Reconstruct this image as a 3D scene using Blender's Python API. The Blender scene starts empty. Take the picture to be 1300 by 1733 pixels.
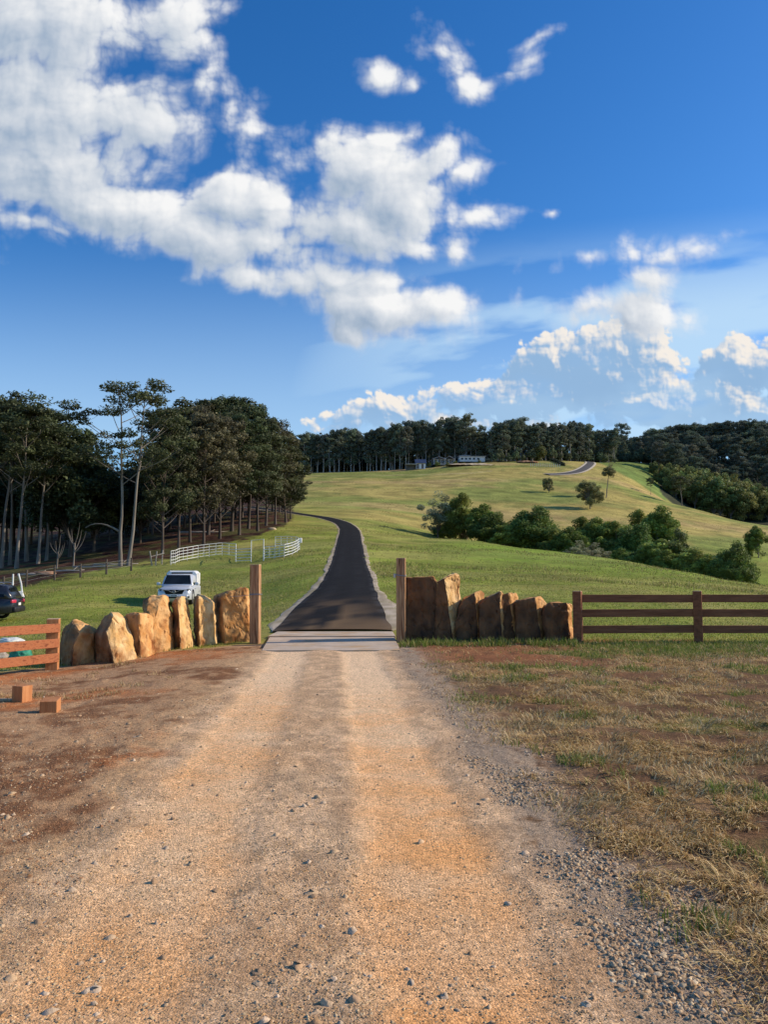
import bpy, bmesh, math, random
import numpy as np
from mathutils import Vector, Matrix, noise as mnoise

random.seed(7)
RNG = np.random.default_rng(11)
R = math.radians
C = bpy.context.scene.collection
scene = bpy.context.scene

# ------------------------------------------------------------------ camera
W0, H0, F0 = 1300.0, 1733.0, 1300.0
CAM_H = 1.65
TILT = math.atan((970 - H0 / 2) / F0)
cam_d = bpy.data.cameras.new('camera')
cam = bpy.data.objects.new('camera', cam_d)
C.objects.link(cam)
cam.location = (0, 0, CAM_H)
cam.rotation_euler = (R(90) + TILT, 0, 0)
cam_d.sensor_fit = 'HORIZONTAL'
cam_d.sensor_width = 36.0
cam_d.lens = 36.0 * F0 / W0
cam_d.clip_start = 0.05
cam_d.clip_end = 9000
scene.camera = cam


def ray(px, py):
    u = (px - W0 / 2) / F0
    v = (H0 / 2 - py) / F0
    y = math.cos(TILT) - v * math.sin(TILT)
    z = math.sin(TILT) + v * math.cos(TILT)
    return u / y, z / y           # x/Y, (z-h)/Y per unit of ground distance Y


def at(px, py, Y):
    a, b = ray(px, py)
    return Vector((a * Y, Y, CAM_H + b * Y))


# ------------------------------------------------------------------ noise
_lat = np.random.default_rng(3).random((256, 256))


def vnoise(x, y, seed=0):
    x = np.asarray(x, float) + seed * 17.31
    y = np.asarray(y, float) + seed * 9.73
    ix = np.floor(x).astype(np.int64); iy = np.floor(y).astype(np.int64)
    fx = x - ix; fy = y - iy
    fx = fx * fx * fx * (fx * (fx * 6 - 15) + 10); fy = fy * fy * fy * (fy * (fy * 6 - 15) + 10)
    a = _lat[ix & 255, iy & 255]; b = _lat[(ix + 1) & 255, iy & 255]
    c = _lat[ix & 255, (iy + 1) & 255]; d = _lat[(ix + 1) & 255, (iy + 1) & 255]
    return (a * (1 - fx) + b * fx) * (1 - fy) + (c * (1 - fx) + d * fx) * fy


def fbm(x, y, oct=4, seed=0, gain=.5):
    s = 0; amp = 1; tot = 0
    cx, sx = math.cos(.6), math.sin(.6)
    for k in range(oct):
        s = s + amp * vnoise(x, y, seed + k * 5)
        tot += amp; amp *= gain
        x, y = (x * cx - y * sx) * 2.03, (x * sx + y * cx) * 2.03
    return s / tot


def sstep(a, b, x):
    t = np.clip((x - a) / (b - a), 0, 1)
    return t * t * (3 - 2 * t)


# ------------------------------------------------------------------ terrain
def P(py):
    return ('P', py)


COLS = {
    -600: [(1, 0), (8, -.06), (16, -.35), (34, -.95), (60, -.3), (100, 4), (200, 12), (400, 20), (4000, 20)],
    0: [(1, 0), (8, -.03), (14.2, -.17), (20, -.45), (34, P(1060)), (60, P(1000)), (80, P(968)), (100, P(948)), (200, P(900)), (400, P(880)), (800, 30), (4000, 30)],
    100: [(1, 0), (8, -.02), (15.7, -.25), (20, -.36), (34, P(1050)), (60, P(985)), (80, P(957)), (100, P(938)), (200, P(890)), (400, P(870)), (800, 40), (4000, 30)],
    300: [(1, 0), (12, 0), (17.2, -.08), (20, -.1), (30, -.2), (43, P(1027)), (74, P(953)), (85, P(936)), (100, P(917)), (135, P(888)), (200, P(860)), (300, P(830)), (400, P(815)), (800, 50), (4000, 30)],
    433: [(1, 0), (18.4, 0), (21, 0), (43, P(1010)), (74, P(944)), (100, P(908)), (135, P(880)), (200, P(850)), (300, P(815)), (345, P(800)), (420, 49), (800, 45), (4000, 30)],
    530: [(1, 0), (18.4, 0), (21, 0), (33, P(1003)), (58, P(952)), (83, P(921)), (110, P(900)), (134, P(886)), (150, P(877)), (200, P(850)), (300, P(808)), (345, P(798)), (420, 50), (800, 45), (4000, 30)],
    620: [(1, 0), (18.4, 0), (21, 0), (33, P(1003)), (58, P(952)), (83, P(921)), (110, P(901)), (134, P(888)), (160, P(872)), (200, P(851)), (300, P(808)), (345, P(796)), (420, 52), (800, 45), (4000, 30)],
    690: [(1, 0), (18.4, 0), (21, 0), (33, P(1003)), (58, P(955)), (83, P(927)), (110, P(911)), (130, P(903)), (150, P(893)), (200, P(858)), (300, P(808)), (345, P(792)), (420, 53), (800, 45), (4000, 30)],
    800: [(1, 0), (18.4, 0), (21, 0), (33, P(1005)), (58, P(962)), (83, P(930)), (108, P(910)), (130, 6.0), (150, 7), (190, P(878)), (300, P(800)), (350, P(777)), (420, 55), (800, 48), (4000, 30)],
    950: [(1, 0), (18.4, 0), (21, 0), (33, P(1008)), (58, P(965)), (80, P(941)), (95, P(932)), (115, 3), (140, 3.6), (180, P(893)), (250, P(838)), (345, P(781)), (370, P(776)), (430, 56), (800, 48), (4000, 30)],
    1040: [(1, 0), (18.4, 0), (21, 0), (33, P(1010)), (56, P(973)), (77, P(950)), (90, P(944)), (110, 1.4), (135, 1.8), (175, P(903)), (250, P(840)), (325, P(799)), (350, P(790)), (385, P(781)), (415, P(777)), (450, 66), (520, 72), (800, 55), (4000, 30)],
    1100: [(1, 0), (18.4, 0), (21, 0), (33, P(1012)), (55, P(977)), (75, P(957)), (85, P(953)), (105, 0), (130, 0), (170, P(913)), (240, P(860)), (300, P(831)), (340, P(812)), (385, P(792)), (420, P(781)), (450, 67), (520, 76), (800, 60), (4000, 30)],
    1200: [(1, 0), (18.4, 0), (21, 0), (33, P(1016)), (55, P(984)), (72, P(971)), (90, -1), (120, -2), (160, P(930)), (200, P(900)), (270, P(861)), (310, 19), (380, 32), (450, 67), (520, 79), (800, 60), (4000, 30)],
    1300: [(1, 0), (18.4, 0), (21, 0), (33, P(1021)), (50, P(1000)), (62, P(990)), (85, -3), (115, -3), (150, P(947)), (190, P(916)), (245, P(887)), (290, 12), (370, 30), (450, 70), (520, 81), (800, 60), (4000, 30)],
    1800: [(1, 0), (18.4, .0), (21, 0), (33, 0), (60, -1.5), (85, -5), (115, -6), (150, -4), (245, 6), (290, 7), (370, 30), (450, 70), (520, 81), (800, 60), (4000, 30)],
}
NS, NL = 240, 900
_s = np.linspace((-600 - 650) / F0, (1800 - 650) / F0, NS)
_l = np.linspace(0, math.log(4000), NL)
_tab = np.zeros((NS, NL))
_cs = sorted(COLS)
_colz = []
for cpx in _cs:
    D, Z = [], []
    for d, z in COLS[cpx]:
        if isinstance(z, tuple):
            z = CAM_H + ray(cpx, z[1])[1] * d
        D.append(math.log(d)); Z.append(z)
    # interpolate linearly in distance
    _colz.append(np.interp(np.exp(_l), np.exp(D), Z))
_colz = np.array(_colz)
_csn = np.array([(c - 650) / F0 for c in _cs])
for j in range(NL):
    _tab[:, j] = np.interp(_s, _csn, _colz[:, j])
for it in range(2):
    p = np.pad(_tab, ((0, 0), (3, 3)), mode='edge')
    _tab = sum(p[:, k:k + NL] for k in range(7)) / 7
    p = np.pad(_tab, ((3, 3), (0, 0)), mode='edge')
    _tab = sum(p[k:k + NS] for k in range(7)) / 7


def H(x, y):
    x = np.asarray(x, float); y = np.asarray(y, float)
    yy = np.maximum(y, 1.0)
    s = np.clip(x / np.maximum(y, 6.0), _s[0], _s[-1] - 1e-6)
    fi = (s - _s[0]) / (_s[1] - _s[0]); i = np.clip(fi.astype(int), 0, NS - 2); fi = fi - i
    fl = np.log(yy) / _l[1]; j = np.clip(fl.astype(int), 0, NL - 2); fl = np.clip(fl - j, 0, 1)
    return ((_tab[i, j] * (1 - fi) + _tab[i + 1, j] * fi) * (1 - fl) + (_tab[i, j + 1] * (1 - fi) + _tab[i + 1, j + 1] * fi) * fl)


def gz(x, y):
    return float(H(x, y))


def hit(px, py, d0=2.0, d1=440.0):
    a, b = ray(px, py)
    d = d0
    best = (1e9, d0)
    while d < d1:
        if CAM_H + b * d <= gz(a * d, d):
            lo, hi = d / 1.004, d
            for _ in range(25):
                m = (lo + hi) / 2
                if CAM_H + b * m <= gz(a * m, m): hi = m
                else: lo = m
            return Vector((a * hi, hi, gz(a * hi, hi)))
        miss = (CAM_H + b * d - gz(a * d, d)) / d
        if miss < best[0]: best = (miss, d)
        d *= 1.004
    d = best[1]                                   # just above the crest: the nearest pass
    return Vector((a * d, d, gz(a * d, d)))


def ground_pt(px, Y):
    a, _ = ray(px, 900)
    return Vector((a * Y, Y, gz(a * Y, Y)))


# driveway (gravel track) axis
def xc(y):
    return -1.16 + (15.3 - y) * .066


TRACK_END = 16.6

# ------------------------------------------------------------------ materials
def new_mat(name):
    m = bpy.data.materials.new(name); m.use_nodes = True
    nt = m.node_tree
    b = nt.nodes['Principled BSDF']
    b.inputs['Specular IOR Level'].default_value = .25
    return m, nt, b


def N(nt, typ, **kw):
    n = nt.nodes.new(typ)
    for k, v in kw.items():
        if k in ('operation', 'blend_type', 'data_type', 'noise_dimensions', 'attribute_name', 'feature', 'vector_type', 'interpolation_type', 'sky_type', 'attribute_type', 'layer_name', 'clamp', 'distance', 'space', 'mode'):
            setattr(n, k, v)
    return n


def pmat(name, c1, c2, scale=3.0, rough=.7, bump=.0, bscale=20.0, stretch=(1, 1, 1), metal=0.0, detail=6, contrast=(.35, .65), spec=.25, obj_rand=0.0, c3=None, s3=1.0):
    m, nt, b = new_mat(name)
    tc = N(nt, 'ShaderNodeTexCoord'); mp = N(nt, 'ShaderNodeMapping')
    mp.inputs['Scale'].default_value = stretch
    nt.links.new(tc.outputs['Object'], mp.inputs['Vector'])
    no = N(nt, 'ShaderNodeTexNoise'); no.inputs['Scale'].default_value = scale; no.inputs['Detail'].default_value = detail
    nt.links.new(mp.outputs[0], no.inputs['Vector'])
    mr = N(nt, 'ShaderNodeMapRange'); mr.inputs['From Min'].default_value = contrast[0]; mr.inputs['From Max'].default_value = contrast[1]
    nt.links.new(no.outputs['Fac'], mr.inputs['Value'])
    mx = N(nt, 'ShaderNodeMix', data_type='RGBA')
    mx.inputs[6].default_value = (*c1, 1); mx.inputs[7].default_value = (*c2, 1)
    nt.links.new(mr.outputs[0], mx.inputs[0])
    out = mx.outputs[2]
    if c3 is not None:
        n3 = N(nt, 'ShaderNodeTexNoise'); n3.inputs['Scale'].default_value = s3; n3.inputs['Detail'].default_value = 5
        nt.links.new(mp.outputs[0], n3.inputs['Vector'])
        m3 = N(nt, 'ShaderNodeMapRange'); m3.inputs['From Min'].default_value = .5; m3.inputs['From Max'].default_value = .66
        nt.links.new(n3.outputs['Fac'], m3.inputs['Value'])
        x3 = N(nt, 'ShaderNodeMix', data_type='RGBA')
        nt.links.new(m3.outputs[0], x3.inputs[0]); nt.links.new(out, x3.inputs[6]); x3.inputs[7].default_value = (*c3, 1)
        out = x3.outputs[2]
    if obj_rand:
        oi = N(nt, 'ShaderNodeObjectInfo'); hs = N(nt, 'ShaderNodeHueSaturation')
        r = N(nt, 'ShaderNodeMapRange'); r.inputs['To Min'].default_value = 1 - obj_rand; r.inputs['To Max'].default_value = 1 + obj_rand
        nt.links.new(oi.outputs['Random'], r.inputs['Value']); nt.links.new(r.outputs[0], hs.inputs['Value'])
        nt.links.new(out, hs.inputs['Color']); out = hs.outputs[0]
    nt.links.new(out, b.inputs['Base Color'])
    b.inputs['Roughness'].default_value = rough; b.inputs['Metallic'].default_value = metal
    b.inputs['Specular IOR Level'].default_value = spec
    if bump:
        nb = N(nt, 'ShaderNodeTexNoise'); nb.inputs['Scale'].default_value = bscale; nb.inputs['Detail'].default_value = 8
        nt.links.new(mp.outputs[0], nb.inputs['Vector'])
        bp = N(nt, 'ShaderNodeBump'); bp.inputs['Strength'].default_value = bump; bp.inputs['Distance'].default_value = .045
        nt.links.new(nb.outputs['Fac'], bp.inputs['Height']); nt.links.new(bp.outputs[0], b.inputs['Normal'])
    return m


def attr_mat(name, rough=.9, translucent=0.0, var=0.0, fine=(0, 0), bump=0.0, bscale=30, spec=.1, gain=1.0, haze=None):
    """base colour from the mesh attribute Col, times noise"""
    m, nt, b = new_mat(name)
    at_ = N(nt, 'ShaderNodeAttribute', attribute_name='Col')
    out = at_.outputs['Color']
    geo = N(nt, 'ShaderNodeNewGeometry')
    hs = N(nt, 'ShaderNodeHueSaturation'); hs.inputs['Value'].default_value = gain
    nt.links.new(out, hs.inputs['Color']); out = hs.outputs[0]
    if var:
        oi = N(nt, 'ShaderNodeObjectInfo')
        r = N(nt, 'ShaderNodeMapRange'); r.inputs['To Min'].default_value = gain * (1 - var); r.inputs['To Max'].default_value = gain * (1 + var)
        nt.links.new(oi.outputs['Random'], r.inputs['Value']); nt.links.new(r.outputs[0], hs.inputs['Value'])
        r2 = N(nt, 'ShaderNodeMapRange'); r2.inputs['To Min'].default_value = .475; r2.inputs['To Max'].default_value = .515
        ml = N(nt, 'ShaderNodeMath', operation='MULTIPLY'); ml.inputs[1].default_value = 7.31
        fr = N(nt, 'ShaderNodeMath', operation='FRACT')
        nt.links.new(oi.outputs['Random'], ml.inputs[0]); nt.links.new(ml.outputs[0], fr.inputs[0]); nt.links.new(fr.outputs[0], r2.inputs['Value'])
        nt.links.new(r2.outputs[0], hs.inputs['Hue'])
    if haze:                                        # aerial haze mixed into the base colour of distant leaves
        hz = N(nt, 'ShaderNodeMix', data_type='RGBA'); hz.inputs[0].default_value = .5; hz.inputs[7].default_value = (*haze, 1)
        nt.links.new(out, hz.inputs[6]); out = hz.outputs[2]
    nt.links.new(out, b.inputs['Base Color'])
    b.inputs['Roughness'].default_value = rough; b.inputs['Specular IOR Level'].default_value = spec
    if bump:
        nb = N(nt, 'ShaderNodeTexNoise'); nb.inputs['Scale'].default_value = bscale; nb.inputs['Detail'].default_value = 6
        tc = N(nt, 'ShaderNodeTexCoord'); nt.links.new(tc.outputs['Object'], nb.inputs['Vector'])
        bp = N(nt, 'ShaderNodeBump'); bp.inputs['Strength'].default_value = bump; bp.inputs['Distance'].default_value = .02
        nt.links.new(nb.outputs['Fac'], bp.inputs['Height']); nt.links.new(bp.outputs[0], b.inputs['Normal'])
    if translucent:
        tr = N(nt, 'ShaderNodeBsdfTranslucent'); nt.links.new(out, tr.inputs['Color'])
        ms = N(nt, 'ShaderNodeMixShader'); ms.inputs[0].default_value = translucent
        nt.links.new(b.outputs[0], ms.inputs[1]); nt.links.new(tr.outputs[0], ms.inputs[2])
        nt.links.new(ms.outputs[0], nt.nodes['Material Output'].inputs['Surface'])
    return m


def ground_mat():
    m, nt, b = new_mat('ground_surface')
    L = nt.links.new
    at_ = N(nt, 'ShaderNodeAttribute', attribute_name='Col')
    geo = N(nt, 'ShaderNodeNewGeometry')
    aw = N(nt, 'ShaderNodeAttribute', attribute_name='Wt')   # x: gravel, y: grass
    sep = N(nt, 'ShaderNodeSeparateXYZ'); L(aw.outputs['Vector'], sep.inputs[0])
    # fine gravel speckle
    vor = N(nt, 'ShaderNodeTexVoronoi'); vor.inputs['Scale'].default_value = 95; L(geo.outputs['Position'], vor.inputs['Vector'])
    n1 = N(nt, 'ShaderNodeTexNoise'); n1.inputs['Scale'].default_value = 26; n1.inputs['Detail'].default_value = 11; n1.inputs['Roughness'].default_value = .82
    L(geo.outputs['Position'], n1.inputs['Vector'])
    # streaky grass noise
    mp = N(nt, 'ShaderNodeMapping'); mp.inputs['Scale'].default_value = (.5, 1.6, 1); L(geo.outputs['Position'], mp.inputs['Vector'])
    n2 = N(nt, 'ShaderNodeTexNoise'); n2.inputs['Scale'].default_value = 2.2; n2.inputs['Detail'].default_value = 9; n2.inputs['Roughness'].default_value = .72
    L(mp.outputs[0], n2.inputs['Vector'])
    n3 = N(nt, 'ShaderNodeTexNoise'); n3.inputs['Scale'].default_value = .16; n3.inputs['Detail'].default_value = 6; L(geo.outputs['Position'], n3.inputs['Vector'])
    # multiplier for gravel: .55..1.45
    r1 = N(nt, 'ShaderNodeMapRange'); r1.inputs['From Min'].default_value = .28; r1.inputs['From Max'].default_value = .72; r1.inputs['To Min'].default_value = .5; r1.inputs['To Max'].default_value = 1.5
    L(n1.outputs['Fac'], r1.inputs['Value'])
    rv = N(nt, 'ShaderNodeMapRange'); rv.inputs['From Min'].default_value = 0; rv.inputs['From Max'].default_value = 1; rv.inputs['To Min'].default_value = .62; rv.inputs['To Max'].default_value = 1.32
    sc = N(nt, 'ShaderNodeSeparateColor'); L(vor.outputs['Color'], sc.inputs[0]); L(sc.outputs[0], rv.inputs['Value'])
    mm = N(nt, 'ShaderNodeMath', operation='MULTIPLY'); L(r1.outputs[0], mm.inputs[0]); L(rv.outputs[0], mm.inputs[1])
    r2 = N(nt, 'ShaderNodeMapRange'); r2.inputs['From Min'].default_value = .3; r2.inputs['From Max'].default_value = .7; r2.inputs['To Min'].default_value = .55; r2.inputs['To Max'].default_value = 1.4
    L(n2.outputs['Fac'], r2.inputs['Value'])
    r3 = N(nt, 'ShaderNodeMapRange'); r3.inputs['From Min'].default_value = .3; r3.inputs['From Max'].default_value = .7; r3.inputs['To Min'].default_value = .68; r3.inputs['To Max'].default_value = 1.3
    L(n3.outputs['Fac'], r3.inputs['Value'])
    mg = N(nt, 'ShaderNodeMath', operation='MULTIPLY'); L(r2.outputs[0], mg.inputs[0]); L(r3.outputs[0], mg.inputs[1])
    mixv = N(nt, 'ShaderNodeMix', data_type='FLOAT'); L(sep.outputs['Y'], mixv.inputs[0]); L(mm.outputs[0], mixv.inputs[2]); L(mg.outputs[0], mixv.inputs[3])
    gn = N(nt, 'ShaderNodeMath', operation='MULTIPLY'); gn.inputs[1].default_value = 1.2; L(mixv.outputs[0], gn.inputs[0])
    hs = N(nt, 'ShaderNodeVectorMath', operation='SCALE'); L(at_.outputs['Color'], hs.inputs[0]); L(gn.outputs[0], hs.inputs['Scale'])
    L(hs.outputs[0], b.inputs['Base Color'])
    b.inputs['Roughness'].default_value = .95; b.inputs['Specular IOR Level'].default_value = .08
    # bump
    hb = N(nt, 'ShaderNodeMath', operation='ADD'); L(n1.outputs['Fac'], hb.inputs[0])
    vd = N(nt, 'ShaderNodeMath', operation='MULTIPLY'); vd.inputs[1].default_value = -.5; L(vor.outputs['Distance'], vd.inputs[0]); L(vd.outputs[0], hb.inputs[1])
    bp = N(nt, 'ShaderNodeBump'); bp.inputs['Distance'].default_value = .016; L(hb.outputs[0], bp.inputs['Height'])
    st = N(nt, 'ShaderNodeMapRange'); st.inputs['To Min'].default_value = .85; st.inputs['To Max'].default_value = .0; L(sep.outputs['Y'], st.inputs['Value']); L(st.outputs[0], bp.inputs['Strength'])
    bp2 = N(nt, 'ShaderNodeBump'); bp2.inputs['Distance'].default_value = .35; L(n2.outputs['Fac'], bp2.inputs['Height']); L(bp.outputs[0], bp2.inputs['Normal'])
    s2 = N(nt, 'ShaderNodeMapRange'); s2.inputs['To Min'].default_value = .0; s2.inputs['To Max'].default_value = .55; L(sep.outputs['Y'], s2.inputs['Value']); L(s2.outputs[0], bp2.inputs['Strength'])
    L(bp2.outputs[0], b.inputs['Normal'])
    return m


M = {}
M['ground'] = ground_mat()
M['asphalt'] = attr_mat('asphalt', rough=.95, bump=.35, bscale=60, spec=.06)
M['verge'] = attr_mat('verge_gravel', rough=.95, bump=.9, bscale=14, spec=.1)
M['pebble'] = attr_mat('pebble', rough=.9, bump=.3, bscale=80, spec=.15)
M['blade'] = attr_mat('grass_blade', rough=.7, translucent=.25, spec=.15)
M['leaf'] = attr_mat('gum_leaf', rough=.6, translucent=.22, var=.16, spec=.25, gain=1.5)
M['bush_leaf'] = attr_mat('bush_leaf', rough=.6, translucent=.28, var=.14, spec=.2, gain=2.5)
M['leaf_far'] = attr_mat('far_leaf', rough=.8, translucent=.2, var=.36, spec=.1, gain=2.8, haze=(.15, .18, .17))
M['bark'] = pmat('pale_bark', (.13, .11, .09), (.27, .24, .20), 1.2, .9, .5, 6, (1, 1, .25), obj_rand=.2)
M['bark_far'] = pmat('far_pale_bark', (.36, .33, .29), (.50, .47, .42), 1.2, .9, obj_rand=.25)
M['bark_dark'] = pmat('dark_bark', (.07, .055, .045), (.15, .12, .1), 1.5, .95, .6, 6, (1, 1, .2), obj_rand=.2)
M['concrete'] = pmat('concrete', (.46, .37, .27), (.60, .48, .35), 2.2, .92, .25, 30, c3=(.50, .34, .19), s3=1.3)
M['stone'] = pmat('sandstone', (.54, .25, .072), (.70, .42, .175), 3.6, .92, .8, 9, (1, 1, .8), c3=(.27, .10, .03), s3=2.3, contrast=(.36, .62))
M['shade_side'] = pmat('shaded_stone', (.11, .058, .03), (.24, .115, .05), 3.2, .95, .8, 9, (1, 1, .6), c3=(.05, .03, .02), s3=2.0, contrast=(.36, .62))  # dark stone copy: painted shade for the unlit faces of the right wall
M['shade_side_warm'] = pmat('shaded_stone_warm', (.22, .125, .058), (.42, .25, .115), 3.6, .95, .8, 9, (1, 1, .6), c3=(.09, .045, .022), s3=2.4, contrast=(.36, .62))  # lighter copy of it: painted shade for the left wall's unlit faces
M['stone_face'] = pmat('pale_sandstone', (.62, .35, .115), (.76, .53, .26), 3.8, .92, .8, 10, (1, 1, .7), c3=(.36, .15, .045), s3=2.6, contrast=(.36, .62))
M['post'] = pmat('treated_post', (.36, .18, .085), (.54, .32, .165), 3.0, .8, .5, 14, (6, 6, .5), c3=(.20, .09, .04), s3=4.0)
M['rail'] = pmat('red_timber', (.36, .115, .045), (.50, .20, .085), 3.0, .75, .5, 14, (3, 3, 9), c3=(.22, .06, .025), s3=3.0)
M['post_end'] = pmat('post_end_timber', (.44, .17, .06), (.55, .25, .10), 3.0, .75, .35, 14, (6, 6, .6))
M['cut'] = pmat('cut_timber', (.55, .36, .2), (.66, .46, .28), 5.0, .8, .2, 18)
M['dark_rail'] = pmat('dark_stained_timber', (.20, .072, .032), (.31, .12, .055), 3.0, .75, .35, 14, (.6, 6, 6))
M['wire'] = pmat('galvanised_wire', (.3, .3, .3), (.45, .45, .45), 5, .45, metal=.8)
M['white_steel'] = pmat('white_steel', (.74, .75, .71), (.82, .82, .78), 2, .5)
M['white_paint'] = pmat('white_paint', (.72, .72, .70), (.82, .82, .80), 2, .5)
M['grey_wall'] = pmat('dim_wall', (.10, .095, .09), (.2, .18, .17), .6, .8)
M['blue_roof'] = pmat('blue_roof', (.03, .05, .10), (.05, .075, .14), 1, .6)
M['tin_roof'] = pmat('pale_roof', (.5, .5, .5), (.66, .66, .66), 1, .5)
M['dark_glass'] = pmat('dark_glass', (.012, .016, .02), (.03, .04, .05), 1, .08, spec=.6)
M['silver'] = pmat('silver_paint', (.52, .55, .58), (.58, .61, .64), 1.5, .32, metal=.25, spec=.5)
M['canopy'] = pmat('canopy_white', (.70, .71, .70), (.76, .77, .76), 1.5, .4, spec=.4)
M['black_trim'] = pmat('black_trim', (.012, .012, .014), (.025, .025, .028), 3, .5)
M['grille'] = pmat('grille_black', (.008, .009, .012), (.018, .02, .024), 9, .35)
M['lamp_glass'] = pmat('lamp_glass', (.55, .58, .6), (.2, .22, .24), 14, .12, spec=.8)
M['tyre'] = pmat('tyre_rubber', (.015, .015, .015), (.03, .028, .025), 8, .9)
M['rim'] = pmat('alloy_rim', (.5, .5, .52), (.62, .62, .64), 4, .35, metal=.7)
M['black_paint'] = pmat('black_paint', (.012, .013, .017), (.018, .02, .026), 2, .22, spec=.6)
M['tail_red'] = pmat('tail_red', (.5, .02, .05), (.65, .05, .1), 12, .2, spec=.6)
M['plate'] = pmat('plate_white', (.7, .7, .68), (.76, .76, .74), 4, .5)
M['plate_text'] = pmat('plate_text', (.05, .06, .1), (.07, .08, .12), 4, .5)
M['tarp_green'] = pmat('green_sack', (.02, .20, .12), (.06, .34, .22), 5, .6, .6, 9)
M['tarp_white'] = pmat('white_sack', (.6, .62, .55), (.75, .76, .7), 5, .6, .6, 9)
M['earth'] = pmat('red_earth', (.30, .14, .07), (.48, .28, .16), .5, .95, .6, 2)
M['pale_earth'] = pmat('pale_earth', (.45, .33, .19), (.62, .50, .32), .3, .95, .6, 2)
M['log'] = pmat('weathered_log', (.26, .22, .18), (.48, .43, .37), 2, .9, .5, 9, (1, 6, 6))
M['old_post'] = pmat('weathered_post', (.07, .055, .042), (.13, .105, .085), 2, .95, .5, 9, (4, 4, 1))


# ------------------------------------------------------------------ object helpers
def tag(o, label=None, cat=None, group=None, kind=None):
    if label: o['label'] = label
    if cat: o['category'] = cat
    if group: o['group'] = group
    if kind: o['kind'] = kind
    return o


def thing(name, loc, label, cat, rz=0, group=None):
    o = bpy.data.objects.new(name, None); C.objects.link(o)
    o.empty_display_size = .2
    o.location = loc; o.rotation_euler = (0, 0, rz)
    return tag(o, label, cat, group)


def link_mesh(name, me, mat, parent=None):
    if mat is not None and len(me.materials) == 0: me.materials.append(mat)
    o = bpy.data.objects.new(name, me); C.objects.link(o)
    if parent is not None: o.parent = parent
    return o


def np_mesh(name, V, quads=None, tris=None, col=None, smooth=False):
    """fast mesh from arrays; col per vertex (n,3)"""
    me = bpy.data.meshes.new(name)
    nq = 0 if quads is None else len(quads); ntr = 0 if tris is None else len(tris)
    me.vertices.add(len(V)); me.vertices.foreach_set('co', np.asarray(V, np.float32).ravel())
    loops = []
    if nq: loops.append(np.asarray(quads).ravel())
    if ntr: loops.append(np.asarray(tris).ravel())
    loops = np.concatenate(loops).astype(np.int32)
    me.loops.add(len(loops)); me.loops.foreach_set('vertex_index', loops)
    me.polygons.add(nq + ntr)
    start = np.concatenate([np.arange(nq) * 4, nq * 4 + np.arange(ntr) * 3]).astype(np.int32)
    me.polygons.foreach_set('loop_start', start)
    if smooth: me.polygons.foreach_set('use_smooth', np.ones(nq + ntr, bool))
    me.update(calc_edges=True)
    if col is not None:
        a = me.attributes.new('Col', 'FLOAT_COLOR', 'POINT')
        c4 = np.ones((len(V), 4), np.float32); c4[:, :3] = col
        a.data.foreach_set('color', c4.ravel())
    return me


def bm_obj(name, bm, mat, parent=None, smooth=False):
    me = bpy.data.meshes.new(name); bm.normal_update(); bm.to_mesh(me); bm.free()
    if smooth:
        for p in me.polygons: p.use_smooth = True
    return link_mesh(name, me, mat, parent)


def add_box(bm, c, s, rz=0, bev=0.0, rot=None):
    r = bmesh.ops.create_cube(bm, size=1)
    vs = r['verts']
    mat = Matrix.Translation(Vector(c)) @ (rot if rot is not None else Matrix.Rotation(rz, 4, 'Z')) @ Matrix.Diagonal((*s, 1))
    bmesh.ops.transform(bm, matrix=mat, verts=vs)
    if bev:
        es = {e for v in vs for e in v.link_edges}
        bmesh.ops.bevel(bm, geom=list(es), offset=bev, segments=2, affect='EDGES', profile=.5)


def add_beam(bm, a, b, w, h, bev=.0):
    a = Vector(a); b = Vector(b); d = b - a
    rot = d.to_track_quat('X', 'Z').to_matrix().to_4x4()
    add_box(bm, (a + b) / 2, (d.length, w, h), bev=bev, rot=rot)


def add_tube(bm, pts, rad, n=8, cap=True):
    pts = [Vector(p) for p in pts]
    if not hasattr(rad, '__len__'): rad = [rad] * len(pts)
    rings = []
    for i, p in enumerate(pts):
        d = (pts[min(i + 1, len(pts) - 1)] - pts[max(i - 1, 0)]).normalized()
        u = d.orthogonal().normalized() if i == 0 else (u - d * u.dot(d)).normalized()
        v = d.cross(u)
        rings.append([bm.verts.new(p + (u * math.cos(2 * math.pi * k / n) + v * math.sin(2 * math.pi * k / n)) * rad[i]) for k in range(n)])
    for a, b in zip(rings, rings[1:]):
        for k in range(n):
            bm.faces.new((a[k], a[(k + 1) % n], b[(k + 1) % n], b[k]))
    if cap:
        bm.faces.new(list(reversed(rings[0]))); bm.faces.new(rings[-1])


def add_poly(bm, pts):
    return bm.faces.new([bm.verts.new(Vector(p)) for p in pts])


def add_prism(bm, prof, y0, y1):
    """profile in (x,z) extruded along y"""
    a = [bm.verts.new((x, y0, z)) for x, z in prof]; b = [bm.verts.new((x, y1, z)) for x, z in prof]
    n = len(prof)
    bm.faces.new(a); bm.faces.new(list(reversed(b)))
    for i in range(n):
        bm.faces.new((a[i], b[i], b[(i + 1) % n], a[(i + 1) % n]))


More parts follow.
